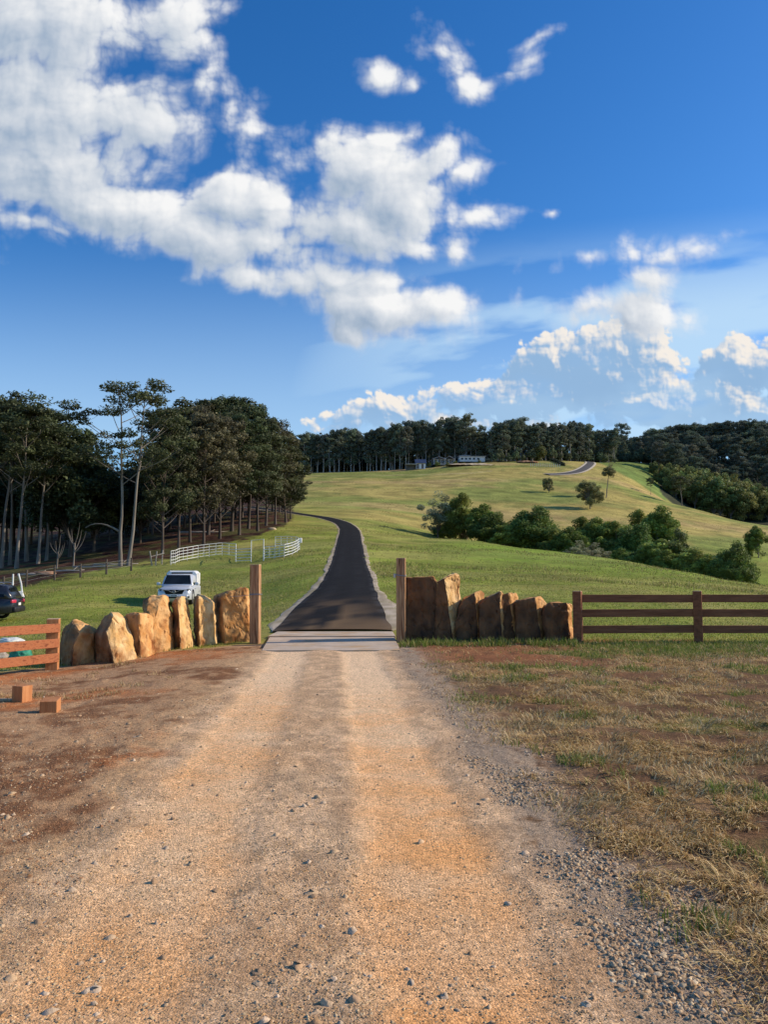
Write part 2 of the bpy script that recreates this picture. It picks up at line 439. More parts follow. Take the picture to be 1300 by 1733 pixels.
# ------------------------------------------------------------------ ground zones
def zones(x, y):
    """weights (numpy) for the surface at plan position x,y"""
    x = np.asarray(x, float); y = np.asarray(y, float)
    wob = (fbm(x * .9, y * .9, 4, 2) - .5)
    wob2 = (fbm(x * 3.1, y * 3.1, 3, 9) - .5)
    r = x - xc(np.minimum(y, 25))
    s = x / np.maximum(y, 3)
    px = s * F0 + 650
    # the fence / stone wall line that ends the yard
    yl = np.interp(px, [-200, 0, 100, 300, 433, 680, 1300, 2000], [12.5, 14.3, 15.9, 17.6, 18.5, 18.6, 18.9, 19.5])
    meadow = sstep(-.25, .25, y - yl + wob * .9)
    half = 1.32 + wob * .35 + wob2 * .15
    track = 1 - sstep(-.12, .22, np.abs(r) - half)
    rutw = .34 + wob * .12
    rut = np.maximum(1 - sstep(rutw - .12, rutw + .16, np.abs(r + .74) + wob2 * .14), 1 - sstep(rutw - .1, rutw + .16, np.abs(r - .72) + wob2 * .14))
    return dict(wob=wob, wob2=wob2, r=r, px=px, yl=yl, meadow=meadow, track=track, rut=rut, half=half)


FLOOR_PX = [-600, 0, 100, 180, 300, 440, 480, 497, 505]
FLOOR_D = [45, 57, 64, 71, 79, 100, 122, 142, 900]


def surface(x, y):
    """colour (n,3) and weights: gravelness, grassness, strawness, greenblades"""
    z = zones(x, y)
    x = np.asarray(x, float); y = np.asarray(y, float)
    r, px = z['r'], z['px']
    big = fbm(x * .35, y * .35, 4, 21)
    mid = fbm(x * 1.3, y * 1.3, 4, 31)
    fin = fbm(x * 6, y * 6, 4, 41)
    n = len(x)
    c = lambda *v: np.array(v)[None, :]
    mix = lambda a, b, t: a * (1 - t[:, None]) + b * t[:, None]
    # left bare dirt
    dirt = mix(c(.21, .10, .046), c(.42, .245, .125), sstep(.35, .62, mid * .55 + fin * .45))
    dirt = mix(dirt, c(.42, .145, .045) + 0 * dirt, sstep(.56, .70, big) * .8)
    grav = mix(c(.60, .385, .20), c(.43, .265, .135), sstep(.4, .65, fin))
    lg = np.exp(-np.maximum(-r - z['half'], 0) / .75) * sstep(.34, .58, mid + z['wob2'] * .3) * (r < 0)
    left = mix(dirt, grav, np.clip(lg + .45 * sstep(.5, .7, fin) * (r < 0), 0, 1))
    # right: soil under dry grass
    e = r - z['half']
    soil = mix(c(.15, .082, .040), c(.27, .165, .082), sstep(.35, .65, mid))
    red = sstep(11.5, 15.5, y) * (1 - sstep(3.2, 5.4, x + z['wob'] * 2))
    soil = mix(soil, c(.26, .105, .045) + 0 * soil, red * .85)
    thatch = mix(c(.34, .215, .085), c(.20, .125, .05), sstep(.4, .6, fin))
    sw = sstep(.15, 1.0, e + z['wob'] * .8) * (1 - red * .85) * sstep(.40, .54, mid * .6 + fin * .4 + .01)
    right = mix(soil, thatch, sw * .75)
    gw = sstep(14.6, 17.4, y + z['wob'] * 3) * sstep(3.4, 5.6, x + z['wob'] * 2)
    gw = np.maximum(gw, .6 * sstep(.60, .72, fbm(x * .8, y * .8, 3, 77)) * sstep(.8, 2, e))
    right = mix(right, c(.15, .19, .035) + 0 * right, gw * .85)
    sh = (1 - sstep(.35, .75, e + z['wob'] * .5)) * sstep(-.1, .08, e)          # gravel shoulder
    shg = c(.34, .25, .165) + 0 * right
    right = mix(right, shg, np.clip(sh + .5 * (1 - sstep(.5, 1.3, e + z['wob'])), 0, 1) * sstep(.25, .5, fin + .1))
    yard = mix(left, right, sstep(-.2, .2, r))
    # track
    tr = mix(c(.66, .44, .25), c(.44, .29, .165), sstep(.35, .62, fin * .6 + mid * .4))
    orange = np.clip(.95 - .075 * y + (mid - .5) * 1.1 + (fin - .5) * .6, 0, 1)
    rutc = mix(c(.76, .51, .285), c(.74, .375, .145), orange)
    tcol = mix(tr, rutc, np.clip(z['rut'] * .95 + .22 * sstep(.4, .7, mid), 0, 1))
    tcol = mix(tcol, c(.78, .56, .34) + 0 * tcol, z['rut'] * sstep(9, 14, y) * .6)
    yard = mix(yard, tcol, z['track'])
    # meadow
    sx = fbm(x * .03, y * .06, 4, 51)
    tan = np.clip(sstep(110, 190, y) + .45 * sstep(.48, .62, sx), 0, 1)
    tan = tan * (1 - .65 * sstep(300, 330, px) * sstep(640, 520, px) * sstep(280, 150, y) * sstep(100, 150, y))
    green = mix(c(.21, .24, .040), c(.275, .265, .064), sstep(.4, .6, fbm(x * .25, y * .25, 4, 61)))
    green = mix(green, c(.165, .25, .028) + 0 * green, sstep(40, 75, y) * sstep(690, 850, px) * .75)
    green = mix(green, c(.33, .27, .10) + 0 * green, sstep(.52, .68, fbm(x * .11, y * .22, 5, 66)) * .55 * sstep(45, 20, y))
    hillc = mix(c(.35, .285, .085), c(.215, .235, .058), sstep(.44, .56, fbm(x * .022, y * .03, 5, 71)))
    hillc = mix(hillc, c(.40, .29, .115) + 0 * hillc, sstep(.52, .66, fbm(x * .012, y * .05, 5, 73)) * .7)
    hillc = mix(hillc, c(.15, .175, .045) + 0 * hillc, sstep(.60, .70, fbm(x * .16, y * .16, 4, 75)) * .55)
    mead = mix(green, hillc, tan)
    # worn pale line and bare earth along the far forest edge
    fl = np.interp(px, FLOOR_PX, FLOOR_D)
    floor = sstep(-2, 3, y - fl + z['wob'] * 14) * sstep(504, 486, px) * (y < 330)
    fcol = mix(c(.036, .017, .012), c(.085, .042, .028), sstep(.4, .65, mid))  # brown floor darkened, shade under the trees put into the colour
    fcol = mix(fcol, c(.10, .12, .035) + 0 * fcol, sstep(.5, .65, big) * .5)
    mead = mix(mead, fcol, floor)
    far = (y > 240) & (px > 505)
    dl = np.interp(px, TRK_PX, TRK_D) if len(TRK_PX) else np.full(n, 1e9)
    ln = np.exp(-((y - dl) / 1.6) ** 2) * (px > 515) * (px < 835)
    mead = mix(mead, c(.45, .36, .17) + 0 * mead, ln * .6)
    de = np.interp(px, EDGE_PX, EDGE_D)
    ed = np.exp(-((y - de) / 5.0) ** 2) * (px > 515) * (px < 690)
    mead = mix(mead, c(.46, .27, .15) + 0 * mead, ed * .75)
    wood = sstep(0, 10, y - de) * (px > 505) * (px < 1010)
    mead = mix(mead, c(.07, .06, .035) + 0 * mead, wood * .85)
    # dark wooded slope on the right beyond the ridge
    rg = np.interp(px, [1010, 1040, 1108, 1122, 1200, 1300, 1800], [392, 416, 416, 318, 276, 250, 250])
    strip = sstep(0, 8, y - np.interp(px, [1010, 1040, 1100, 1200], [372, 338, 306, 276])) * (px >= 1010) * (px < 1130)
    mead = mix(mead, c(.13, .19, .045) + 0 * mead, strip * .9)
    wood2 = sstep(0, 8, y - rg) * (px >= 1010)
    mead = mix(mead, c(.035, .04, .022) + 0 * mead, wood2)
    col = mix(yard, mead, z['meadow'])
    col = mix(col, c(.30, .12, .05) + 0 * col, sstep(.6, .0, np.abs(y - 19.0)) * sstep(4.2, 5, x) * sstep(8.6, 7.4, x) * .9)
    grav_w = np.clip(np.maximum(np.maximum(lg * .8, sh), z['track'] * (1 - .75 * z['rut'])), 0, 1) * (1 - z['meadow'])
    return col, grav_w, z['meadow'], sw * (1 - z['track']) * (1 - z['meadow']) * sstep(-.1, .3, e), gw * (1 - z['meadow']) * sstep(.2, .6, e), z, floor


def linehits(pts):
    a, b = [], []
    for px, py in pts:
        h = hit(px, py, 150)
        if h is not None: a.append(px); b.append(h.y)
    return a, b


TRK_PX, TRK_D = linehits([(515, 806), (560, 805.5), (620, 804.5), (680, 804), (740, 803), (800, 801), (835, 797)])
EDGE_PX, EDGE_D = linehits([(505, 800.5), (560, 799), (620, 797.5), (680, 795), (740, 791), (800, 786), (860, 783), (920, 781), (970, 779), (1010, 779)])


def micro(x, y, z=None):
    x = np.asarray(x, float); y = np.asarray(y, float)
    z = z or zones(x, y)
    near = sstep(40, 12, y)
    h = (fbm(x * 9, y * 9, 3, 81) - .5) * .020 + (fbm(x * 2.2, y * 2.2, 3, 85) - .5) * .045
    h = h + (fbm(x * 30, y * 30, 2, 88) - .5) * .010 * sstep(12, 6, y)
    flat = z['track'] * (.35 + .4 * z['rut'])
    h = h * (1 - flat)
    h = h - .022 * z['rut'] * (1 - z['meadow'])
    side = sstep(.2, 1.0, z['r'] - z['half'])
    h = h + side * (fbm(x * 3.5, y * 3.5, 4, 91) - .5) * .07 * (1 - z['meadow'])
    # settle to the slab
    pad = sstep(16.35, 17.3, y + (fbm(x * 2.5, y * 2.5, 3, 97) - .5) * 1.6) * sstep(21.55, 21.35, y) * sstep(2.4, 1.8, np.abs(x + 1.2))
    h = h * (1 - pad) - .03 * pad + .03 * (1 - pad) * sstep(16.2, 16.7, y) * sstep(18.5, 17.8, y) * sstep(2.2, 1.7, np.abs(x + 1.2))
    g = sstep(18, 30, y) * (fbm(x * .8, y * .8, 4, 95) - .5) * .12 * sstep(300, 60, y)
    road_keep = 1 - sstep(5, 2.6, np.abs(x + 1.35 + 0 * y)) * sstep(60, 30, y)
    return h * near + g * road_keep


# ------------------------------------------------------------------ ground mesh (one polar sheet cut into named surfaces)
def build_ground():
    radii = [1.2]
    while radii[-1] < 20: radii.append(radii[-1] * 1.0072)
    while radii[-1] < 480: radii.append(radii[-1] * 1.012)
    while radii[-1] < 5200: radii.append(radii[-1] * 1.05)
    radii = np.array(radii)
    th = np.concatenate([np.linspace(-R(180), -R(42), 50, endpoint=False), np.linspace(-R(42), R(42), 620, endpoint=False), np.linspace(R(42), R(180), 50, endpoint=False)])
    nr, nt_ = len(radii), len(th)
    RR, TT = np.meshgrid(radii, th, indexing='ij')
    X = (RR * np.sin(TT)).ravel(); Y = (RR * np.cos(TT)).ravel()
    col, gw, mw, sw, grw, z, fl = surface(X, Y)
    Z = H(X, Y) + micro(X, Y, z)
    V = np.stack([X, Y, Z], 1)
    idx = np.arange(nr * nt_).reshape(nr, nt_)
    a = idx[:-1, :]; b = idx[1:, :]
    a2 = np.roll(a, -1, 1); b2 = np.roll(b, -1, 1)
    Q = np.stack([a, a2, b2, b], -1).reshape(-1, 4)
    # centre fan
    V = np.vstack([V, [[0, 0, 0]]]); col = np.vstack([col, col[:1]])
    ctr = len(V) - 1
    T = np.stack([np.full(nt_, ctr), np.roll(idx[0], -1), idx[0]], 1)
    gw = np.append(gw, 0); mw = np.append(mw, 0)
    # vertex normals
    nv = np.zeros_like(V)
    fn = np.cross(V[Q[:, 2]] - V[Q[:, 0]], V[Q[:, 3]] - V[Q[:, 1]])
    if fn[len(fn) // 2, 2] < 0:
        Q = Q[:, ::-1]; T = T[:, ::-1]; fn = -fn
    for k in range(4): np.add.at(nv, Q[:, k], fn)
    nv[ctr] = (0, 0, 1)
    nv /= np.linalg.norm(nv, axis=1)[:, None] + 1e-12
    fc = V[Q].mean(1)
    zf = zones(fc[:, 0], fc[:, 1])
    sfx = zf['px']; fy = fc[:, 1]
    flD = np.interp(sfx, FLOOR_PX, FLOOR_D)
    kind = np.zeros(len(Q), int)                       # 0 ground
    mm = zf['meadow'] > .5
    kind[mm] = 1                                       # meadow
    kind[mm & (fy > 150) & (sfx > 503)] = 2            # hill
    kind[mm & (fy > flD) & (sfx < 503)] = 3            # forest floor
    kind[~mm & (np.abs(zf['r']) < zf['half']) & (fy > -6) & (fy < 18.3)] = 4   # driveway
    names = ['ground', 'meadow', 'hill', 'forest_floor', 'gravel_driveway']
    wt = np.zeros((len(V), 3), np.float32); wt[:, 0] = gw; wt[:, 1] = mw
    for k, nm in enumerate(names):
        q = Q[kind == k]; t = T if k == 0 else np.zeros((0, 3), int)
        used = np.unique(np.concatenate([q.ravel(), t.ravel()]))
        mp = np.full(len(V), -1); mp[used] = np.arange(len(used))
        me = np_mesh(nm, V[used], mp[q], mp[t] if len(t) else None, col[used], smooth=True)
        at_ = me.attributes.new('Wt', 'FLOAT_VECTOR', 'POINT'); at_.data.foreach_set('vector', wt[used].ravel())
        me.normals_split_custom_set_from_vertices([tuple(v) for v in nv[used].tolist()])
        tag(link_mesh(nm, me, M['ground']), kind='structure')


build_ground()


def gm(x, y):
    return float(H(x, y) + micro(np.array([x]), np.array([y]))[0])


# ------------------------------------------------------------------ slab, asphalt road and its gravel verges
def ribbon(name, left, right, mat, kind, colfn, lift, nacross=8, crown=0.0):
    left = np.array(left); right = np.array(right)
    n = len(left)
    V = []; 
    for i in range(n):
        for k in range(nacross + 1):
            t = k / nacross
            p = left[i] * (1 - t) + right[i] * t
            V.append((p[0], p[1], 0))
    V = np.array(V)
    tt = np.tile(np.linspace(0, 1, nacross + 1), n)
    V[:, 2] = H(V[:, 0], V[:, 1]) + lift + crown * (1 - (2 * tt - 1) ** 4)
    idx = np.arange(len(V)).reshape(n, nacross + 1)
    Q = np.stack([idx[:-1, :-1], idx[:-1, 1:], idx[1:, 1:], idx[1:, :-1]], -1).reshape(-1, 4)
    me = np_mesh(name, V, Q, None, colfn(V[:, 0], V[:, 1], tt), smooth=True)
    o = link_mesh(name, me, mat)
    tag(o, kind=kind)
    return o, V


def catmull(pts, step):
    pts = [np.array(p, float) for p in pts]
    pts = [2 * pts[0] - pts[1]] + pts + [2 * pts[-1] - pts[-2]]
    out = []
    for i in range(1, len(pts) - 2):
        p0, p1, p2, p3 = pts[i - 1:i + 3]
        n = max(2, int(np.linalg.norm(p2 - p1) / step))
        for k in range(n):
            t = k / n
            out.append(.5 * ((2 * p1) + (-p0 + p2) * t + (2 * p0 - 5 * p1 + 4 * p2 - p3) * t * t + (-p0 + 3 * p1 - 3 * p2 + p3) * t ** 3))
    out.append(pts[-2])
    return np.array(out)


# centre line from the photograph's road edges: (left px, right px, py)
edges = [(467, 662, 1064), (489, 649, 1037), (513, 640, 1012), (544, 630, 988), (557, 623, 963), (565, 617, 938), (571, 612, 914), (575, 608, 897)]
cl = []
for a, b, py in edges:
    h = hit((a + b) / 2, py, 15); cl.append(((h.x, h.y), (b - a) / F0 * h.y))
for px, py in [(582, 887), (566, 880.5), (545, 875.5), (515, 871), (484, 866.5), (455, 862.5), (420, 858)]:
    h = hit(px, py, 90); cl.append(((h.x, h.y), 3.0))
cl[0] = ((cl[0][0][0], 21.52), cl[0][1])
pts = np.array([c_[0] for c_ in cl]); wid = np.array([c_[1] for c_ in cl])
line3 = catmull(np.column_stack([pts, wid]), .5)
for it in range(12):
    line3[1:-1] = (line3[:-2] + 2 * line3[1:-1] + line3[2:]) / 4
ctr = line3[:, :2]; wd = np.clip(line3[:, 2], 2.6, 3.6)
tg = np.gradient(ctr, axis=0); tg /= np.linalg.norm(tg, axis=1)[:, None]
nrm = np.stack([-tg[:, 1], tg[:, 0]], 1)
rag = (vnoise(np.arange(len(ctr)) * .35, 0 * ctr[:, 0], 5) - .5) * .10
rag2 = (vnoise(np.arange(len(ctr)) * .35, 0 * ctr[:, 0], 8) - .5) * .10
Lr = ctr + nrm * (wd / 2 + rag)[:, None]; Rr = ctr - nrm * (wd / 2 + rag2)[:, None]


def asph(x, y, t):
    n1 = fbm(x * 1.2, y * .5, 4, 101); n2 = fbm(x * 7, y * 7, 3, 103)
    base = .012 + .010 * n2
    base = base * (1 + .35 * np.exp(-((np.abs(t - .5) - .22) / .09) ** 2) * sstep(.3, .6, n1)) + .035 * sstep(.06, .0, np.minimum(t, 1 - t)) * sstep(.35, .6, n2)
    c = np.stack([base * 1.02, base * 1.0, base * 1.02], 1)
    mud = sstep(33, 22.5, y) * sstep(.38, .6, n1) * np.exp(-((x + 1.7) / 1.2) ** 2)
    mud = np.maximum(mud, .85 * sstep(27, 21.4, y) * sstep(.3, .6, n1))
    c = c * (1 - mud[:, None] * .75) + np.array([[.24, .155, .08]]) * mud[:, None] * .75
    return c


ribbon('asphalt_road', Lr, Rr, M['asphalt'], 'structure', asph, .035, 10, .03)


def vergecol(x, y, t):
    n = fbm(x * 5, y * 5, 4, 111); n2 = fbm(x * .7, y * .7, 3, 113)
    c1 = np.array([[.56, .46, .33]]); c2 = np.array([[.36, .29, .19]])
    k = sstep(.35, .65, n)[:, None]
    c = c1 * (1 - k) + c2 * k
    g = (sstep(.45, .65, n2) * .6)[:, None]
    return c * (1 - g) + np.array([[.3, .25, .13]]) * g


nn = len(ctr)
vw1 = .34 + .22 * (vnoise(np.arange(nn) * .13, np.zeros(nn), 15) - .5) - .08 + .14 * (vnoise(np.arange(nn) * .7, np.zeros(nn), 25) - .5) + .04 * sstep(45, 30, ctr[:, 1])
vw2 = .34 + .22 * (vnoise(np.arange(nn) * .13, np.zeros(nn), 19) - .5) - .08 + .14 * (vnoise(np.arange(nn) * .7, np.zeros(nn), 29) - .5) + .4 * np.exp(-((ctr[:, 1] - 27.5) / 4.0) ** 2)
vw1 = np.maximum(vw1, .16) * sstep(-.5, 2.5, ctr[:, 1] - 21.6); vw2 = np.maximum(vw2, .16) * sstep(-.5, 1.5, ctr[:, 1] - 21.6)
ribbon('road_verge', Lr + nrm * vw1[:, None], Lr - nrm * .12, M['verge'], 'structure', vergecol, .010, 6, .018)
ribbon('road_verge', Rr + nrm * .12, Rr - nrm * vw2[:, None], M['verge'], 'structure', vergecol, .010, 6, .018)

# concrete slab at the gate, laid in two pours with a timber edge strip
def slab(pts, z0, z1, name, mat):
    bm = bmesh.new()
    lo = [bm.verts.new((x, y, z0)) for x, y in pts]; hi = [bm.verts.new((x, y, z1)) for x, y in pts]
    n = len(pts)
    bm.faces.new(list(reversed(lo))); bm.faces.new(hi)
    for i in range(n): bm.faces.new((lo[i], lo[(i + 1) % n], hi[(i + 1) % n], hi[i]))
    bmesh.ops.recalc_face_normals(bm, faces=bm.faces)
    bmesh.ops.bevel(bm, geom=[e for e in bm.edges if e.verts[0].co.z > z0 + .01 and e.verts[1].co.z > z0 + .01], offset=.015, segments=2, affect='EDGES')
    o = bm_obj(name, bm, mat); tag(o, kind='structure'); return o


fa = [ray(442, 1100)[0] * 16.5, ray(678, 1100)[0] * 16.5]
fb = [ray(456, 1078)[0] * 19.9, ray(668, 1078)[0] * 19.9]
fc_ = [ray(470, 1067)[0] * 21.6, ray(665, 1067)[0] * 21.6]
slab([(fa[0], 16.5), (fa[1], 16.5), (fb[1], 19.9), (fb[0], 19.9)], -.15, .022, 'concrete_slab', M['concrete'])
slab([(fb[0] - .05, 19.93), (fb[1] + .03, 19.93), (fc_[1], 21.5), (fc_[0], 21.5)], -.15, .045, 'concrete_slab', M['concrete'])
# ------------------------------------------------------------------ sun and sky
SUN_AZ, SUN_EL = 79.0, 27.5          # azimuth clockwise from +Y
sd = Vector((math.sin(R(SUN_AZ)) * math.cos(R(SUN_EL)), math.cos(R(SUN_AZ)) * math.cos(R(SUN_EL)), math.sin(R(SUN_EL))))
sun_d = bpy.data.lights.new('sun', 'SUN'); sun_d.energy = 5.0; sun_d.angle = R(.53); sun_d.color = (1, .85, .67)
sun = bpy.data.objects.new('sun', sun_d); C.objects.link(sun)
sun.rotation_euler = sd.to_track_quat('Z', 'Y').to_euler()

# cumulus banks as heaps of soft ellipses: cx, cy, rx, ry, tilt (+ falls to the right), weight; bearings in the units of ray()
BLOBS = [
    (40, 40, 380, 130, 0, 1.1), (300, 30, 130, 80, -8, .95), (60, 190, 300, 140, 10, 1.1), (235, 215, 170, 55, 12, .85), (310, 200, 70, 40, 10, .55), (345, 125, 40, 30, 0, .35),
    (90, 280, 270, 105, 18, 1.2), (230, 350, 210, 85, 20, 1.15), (330, 400, 170, 62, 12, 1.1), (440, 415, 170, 52, 3, .95), (160, 350, 140, 60, 20, 1.0),
    (385, 345, 82, 66, 0, 1.25), (450, 362, 76, 58, 8, 1.2), (378, 312, 38, 36, 0, 1.0),
    (620, 300, 110, 105, 0, 1.3), (680, 350, 105, 92, 0, 1.25), (590, 388, 195, 54, 4, 1.1), (645, 245, 75, 52, 0, .95), (570, 250, 60, 46, 0, .8), (715, 290, 90, 60, -15, .85), (505, 285, 46, 50, 20, .45), (690, 235, 40, 26, 0, .6),
    (785, 292, 62, 28, -30, .65), (822, 368, 74, 30, -12, .75), (770, 427, 46, 36, -20, .75), (690, 418, 84, 30, 10, .85), (772, 372, 30, 36, 0, .6), (740, 260, 60, 24, -20, .55),
    (640, 526, 175, 60, 6, 1.25), (740, 520, 92, 50, 5, 1.05), (570, 480, 100, 40, 20, 1.0), (430, 474, 84, 36, 8, 1.05), (500, 480, 80, 34, 12, 1.0), (590, 562, 76, 32, 25, .8), (710, 575, 50, 22, 0, .55), (640, 486, 80, 26, 0, .8),
    (638, 133, 50, 34, 10, .85), (692, 157, 34, 30, 30, .6), (735, 88, 66, 46, 25, .7), (800, 144, 52, 34, -10, .8), (862, 115, 56, 20, -25, .5), (905, 62, 34, 11, -20, .25), (760, 118, 40, 20, 30, .4),
    (40, 372, 90, 24, 8, .55), (100, 385, 60, 20, 0, .4), (310, 472, 50, 18, 0, .35), (420, 225, 80, 18, 5, .42), (390, 185, 50, 50, 30, .42), (360, 230, 60, 24, 0, .4), (330, 150, 50, 20, 0, .35),
    (937, 369, 18, 10, 0, .45), (1000, 443, 72, 26, -10, .5), (1085, 425, 36, 34, 20, .4), (1175, 425, 84, 32, -8, .55), (1110, 480, 46, 40, 0, .6),
    (1075, 532, 112, 58, 5, .85), (985, 522, 90, 36, -20, .4), (880, 505, 24, 40, 0, .25),
    (-300, 200, 300, 160, 0, 1.1), (-150, 420, 160, 50, 0, .8), (1600, 250, 200, 80, 0, .9), (1750, 450, 160, 50, 0, .8),
]
LOW = [
    (1030, 630, 150, 78, 0, 1.1), (935, 615, 60, 48, 0, 1.0), (1065, 598, 96, 56, 0, 1.1), (1110, 685, 190, 46, 0, .9),
    (850, 675, 130, 40, 0, 1.0), (930, 665, 80, 44, 0, .9), (680, 694, 90, 30, 0, .8), (590, 702, 60, 20, 0, .5), (1255, 612, 90, 58, 0, 1.0), (1240, 672, 110, 46, 0, .9), (1290, 700, 120, 36, 0, .9), (760, 716, 260, 24, 0, .6), (1330, 640, 70, 70, 0, .9),
    (-250, 640, 140, 46, 0, .8), (1500, 620, 170, 80, 0, 1.0), (1720, 640, 160, 70, 0, .9),
]


def build_clouds():
    gx = np.concatenate([np.linspace(-620, -90, 110, endpoint=False), np.linspace(-90, 1390, 860, endpoint=False), np.linspace(1390, 1920, 111)])
    gy = np.concatenate([np.linspace(-330, -70, 60, endpoint=False), np.linspace(-70, 790, 520)])
    PX, PY = np.meshgrid(gx, gy)                       # rows = elevation
    shape = PX.shape

    def cells(x, y, seed):
        rg = np.random.default_rng(seed); P1 = rg.random((64, 64)); P2 = rg.random((64, 64))
        ix = np.floor(x).astype(int); iy = np.floor(y).astype(int); s = np.zeros(len(x))
        for ox in (-1, 0, 1):
            for oy in (-1, 0, 1):
                cx = ix + ox; cy = iy + oy
                dx = cx + .15 + .7 * P1[cx & 63, cy & 63] - x; dy = cy + .15 + .7 * P2[cx & 63, cy & 63] - y
                s = np.maximum(s, 1 - (dx * dx + dy * dy))
        return np.clip(s, 0, 1)

    def field(PX, PY, blobs, warp, ns, na, ba, seed):
        x = PX.ravel() / 100.; y = PY.ravel() / 100.
        wx = (fbm(x * ns * .8, y * ns * .8, 5, seed) - .5) * warp; wy = (fbm(x * ns * .8, y * ns * .8, 5, seed + 50) - .5) * warp
        qx = x + wx; qy = y + wy
        m = np.full(len(x), -.8)
        for (cx, cy, rx, ry, rot, w) in blobs:
            c, s = math.cos(R(rot)), math.sin(R(rot))
            dx = qx * 100 - cx; dy = qy * 100 - cy
            a = (dx * c + dy * s) / rx; b = (-dx * s + dy * c) / ry
            v = w * (1 - np.sqrt(a * a + b * b))
            m = np.maximum(m, v) + .06 * np.exp(-((m - v) / .18) ** 2)
        n = fbm(qx * ns, qy * ns, 9, seed + 7, .50) - .5
        # billows: heaps of round heads (inverted cell noise at several sizes)
        bl = np.zeros(len(x)); amp = 1; f = ns * 1.5; tot = 0
        for k in range(4):
            bl += amp * cells(qx * f + 3 * k, qy * f, seed + 90 + k); tot += amp; amp *= .52; f *= 2.15
        bl = bl / tot; bl = bl - bl.mean()
        return m + n * na + bl * ba

    D1 = field(PX, PY, BLOBS, .42, 1.1, .85, .95, 200).reshape(shape)
    D2 = field(PX, PY, LOW, .25, 1.7, .8, 1.0, 300).reshape(shape)

    def sample(Dm, X, Y):
        fx = np.interp(X, gx, np.arange(len(gx))); fy = np.interp(Y, gy, np.arange(len(gy)))
        i = np.clip(fx.astype(int), 0, len(gx) - 2); j = np.clip(fy.astype(int), 0, len(gy) - 2); fx -= i; fy -= j
        return (Dm[j, i] * (1 - fx) + Dm[j, i + 1] * fx) * (1 - fy) + (Dm[j + 1, i] * (1 - fx) + Dm[j + 1, i + 1] * fx) * fy

    def light(Dm, dirx, diry, step, n, k):
        acc = np.zeros(shape)
        for q in range(1, n + 1):
            acc += np.clip(sample(Dm, PX + dirx * step * q, PY + diry * step * q) + .05, 0, .8) * step / 100
        return np.exp(-k * acc)

    L1 = light(D1, .62, -.78, 11, 14, 1.5)
    L2 = light(D2, .70, -.71, 6, 10, 4.2)
    # local relief of the cloud surface toward the light
    def relief(Dm, r):
        return np.clip((Dm - sample(Dm, PX + .7 * r, PY - .7 * r)), -1, 1)
    R1 = relief(D1, 9) * .45 + relief(D1, 24) * .65 + relief(D1, 50) * .35
    R2 = relief(D2, 5) * 1.2 + relief(D2, 13) * .9
    D1 = D1 - .15
    a1 = sstep(-.16, .40, D1)
    a1 = a1 * (.40 + .60 * sstep(.0, .5, D1))
    lit1 = np.clip(.20 + .72 * L1 + .66 * R1, 0, 1)[..., None]
    thin1 = (1 - sstep(.05, .55, D1))[..., None]
    lit1 = lit1 * (1 - thin1 * .5) + .80 * thin1 * .5
    c1 = np.array([.33, .43, .57]) * (1 - lit1) + np.array([.93, .93, .93]) * lit1
    D2 = D2 - .02
    a2 = sstep(0, .20, D2) * (.66 + .32 * sstep(710, 610, PY + (fbm(PX.ravel() / 90, PY.ravel() / 60, 4, 500).reshape(shape) - .5) * 160))
    lit2 = sstep(.20, .95, np.clip(.05 + .66 * L2 + 1.0 * R2, 0, 1.2))[..., None]
    a2 = np.maximum(a2, sstep(0, .12, D2) * lit2[..., 0])
    c2 = np.array([.29, .47, .71]) * (1 - lit2) + np.array([.92, .86, .79]) * lit2
    # veil of high thin cloud
    x = PX.ravel() / 100; y = PY.ravel() / 100
    tilt = y + x * .13
    v = fbm(x * .35, tilt * 1.7, 6, 400).reshape(shape)
    wl = fbm(x * .9, tilt * 3.4, 5, 410).reshape(shape)
    region = sstep(400, 600, PY + (PX - 650) * .10 - 150 * sstep(620, 380, PX)) * (.45 + .55 * sstep(380, 950, PX))
    av = region * sstep(.30, .60, v * .7 + wl * .3) * .80
    hz = .50 * sstep(360, 800, PY) ** 1.2
    av = np.maximum(av, hz)
    cv = np.array([.56, .77, .95])
    # stack: veil, low heaps, cumulus
    col = np.broadcast_to(cv, shape + (3,)); al = av
    def over(ca, aa, cb, ab):
        o = aa + ab * (1 - aa)
        return (ca * aa[..., None] + cb * (ab * (1 - aa))[..., None]) / np.maximum(o, 1e-5)[..., None], o
    col, al = over(c2, a2, col, al)
    col, al = over(c1, a1, col, al)
    # on a dome
    t0, t1 = math.sin(TILT), math.cos(TILT)
    u = (PX - W0 / 2) / F0; vv = (H0 / 2 - PY) / F0
    d = np.stack([u, t1 - vv * t0, t0 + vv * t1], -1); d /= np.linalg.norm(d, axis=-1)[..., None]
    V = (d * 4600).reshape(-1, 3); V[:, 2] += CAM_H
    # fade the outer rim
    rim = sstep(785, 730, PY) * sstep(-620, -420, PX) * sstep(1920, 1720, PX) * sstep(-330, -230, PY)
    al = np.clip(al * rim, 0, 1)
    n0, n1 = shape
    idx = np.arange(n0 * n1).reshape(shape)
    Q = np.stack([idx[:-1, :-1], idx[1:, :-1], idx[1:, 1:], idx[:-1, 1:]], -1).reshape(-1, 4)
    af = al.ravel()
    Q = Q[af[Q].max(1) > .004]
    used = np.unique(Q); mp = np.full(len(V), -1); mp[used] = np.arange(len(used))
    me = np_mesh('sky_clouds', V[used], mp[Q])
    a = me.attributes.new('Col', 'FLOAT_COLOR', 'POINT')
    c4 = np.concatenate([col.reshape(-1, 3), af[:, None]], 1)[used].astype(np.float32)
    a.data.foreach_set('color', c4.ravel())
    m = bpy.data.materials.new('cloud'); m.use_nodes = True; nt = m.node_tree; nt.nodes.clear()
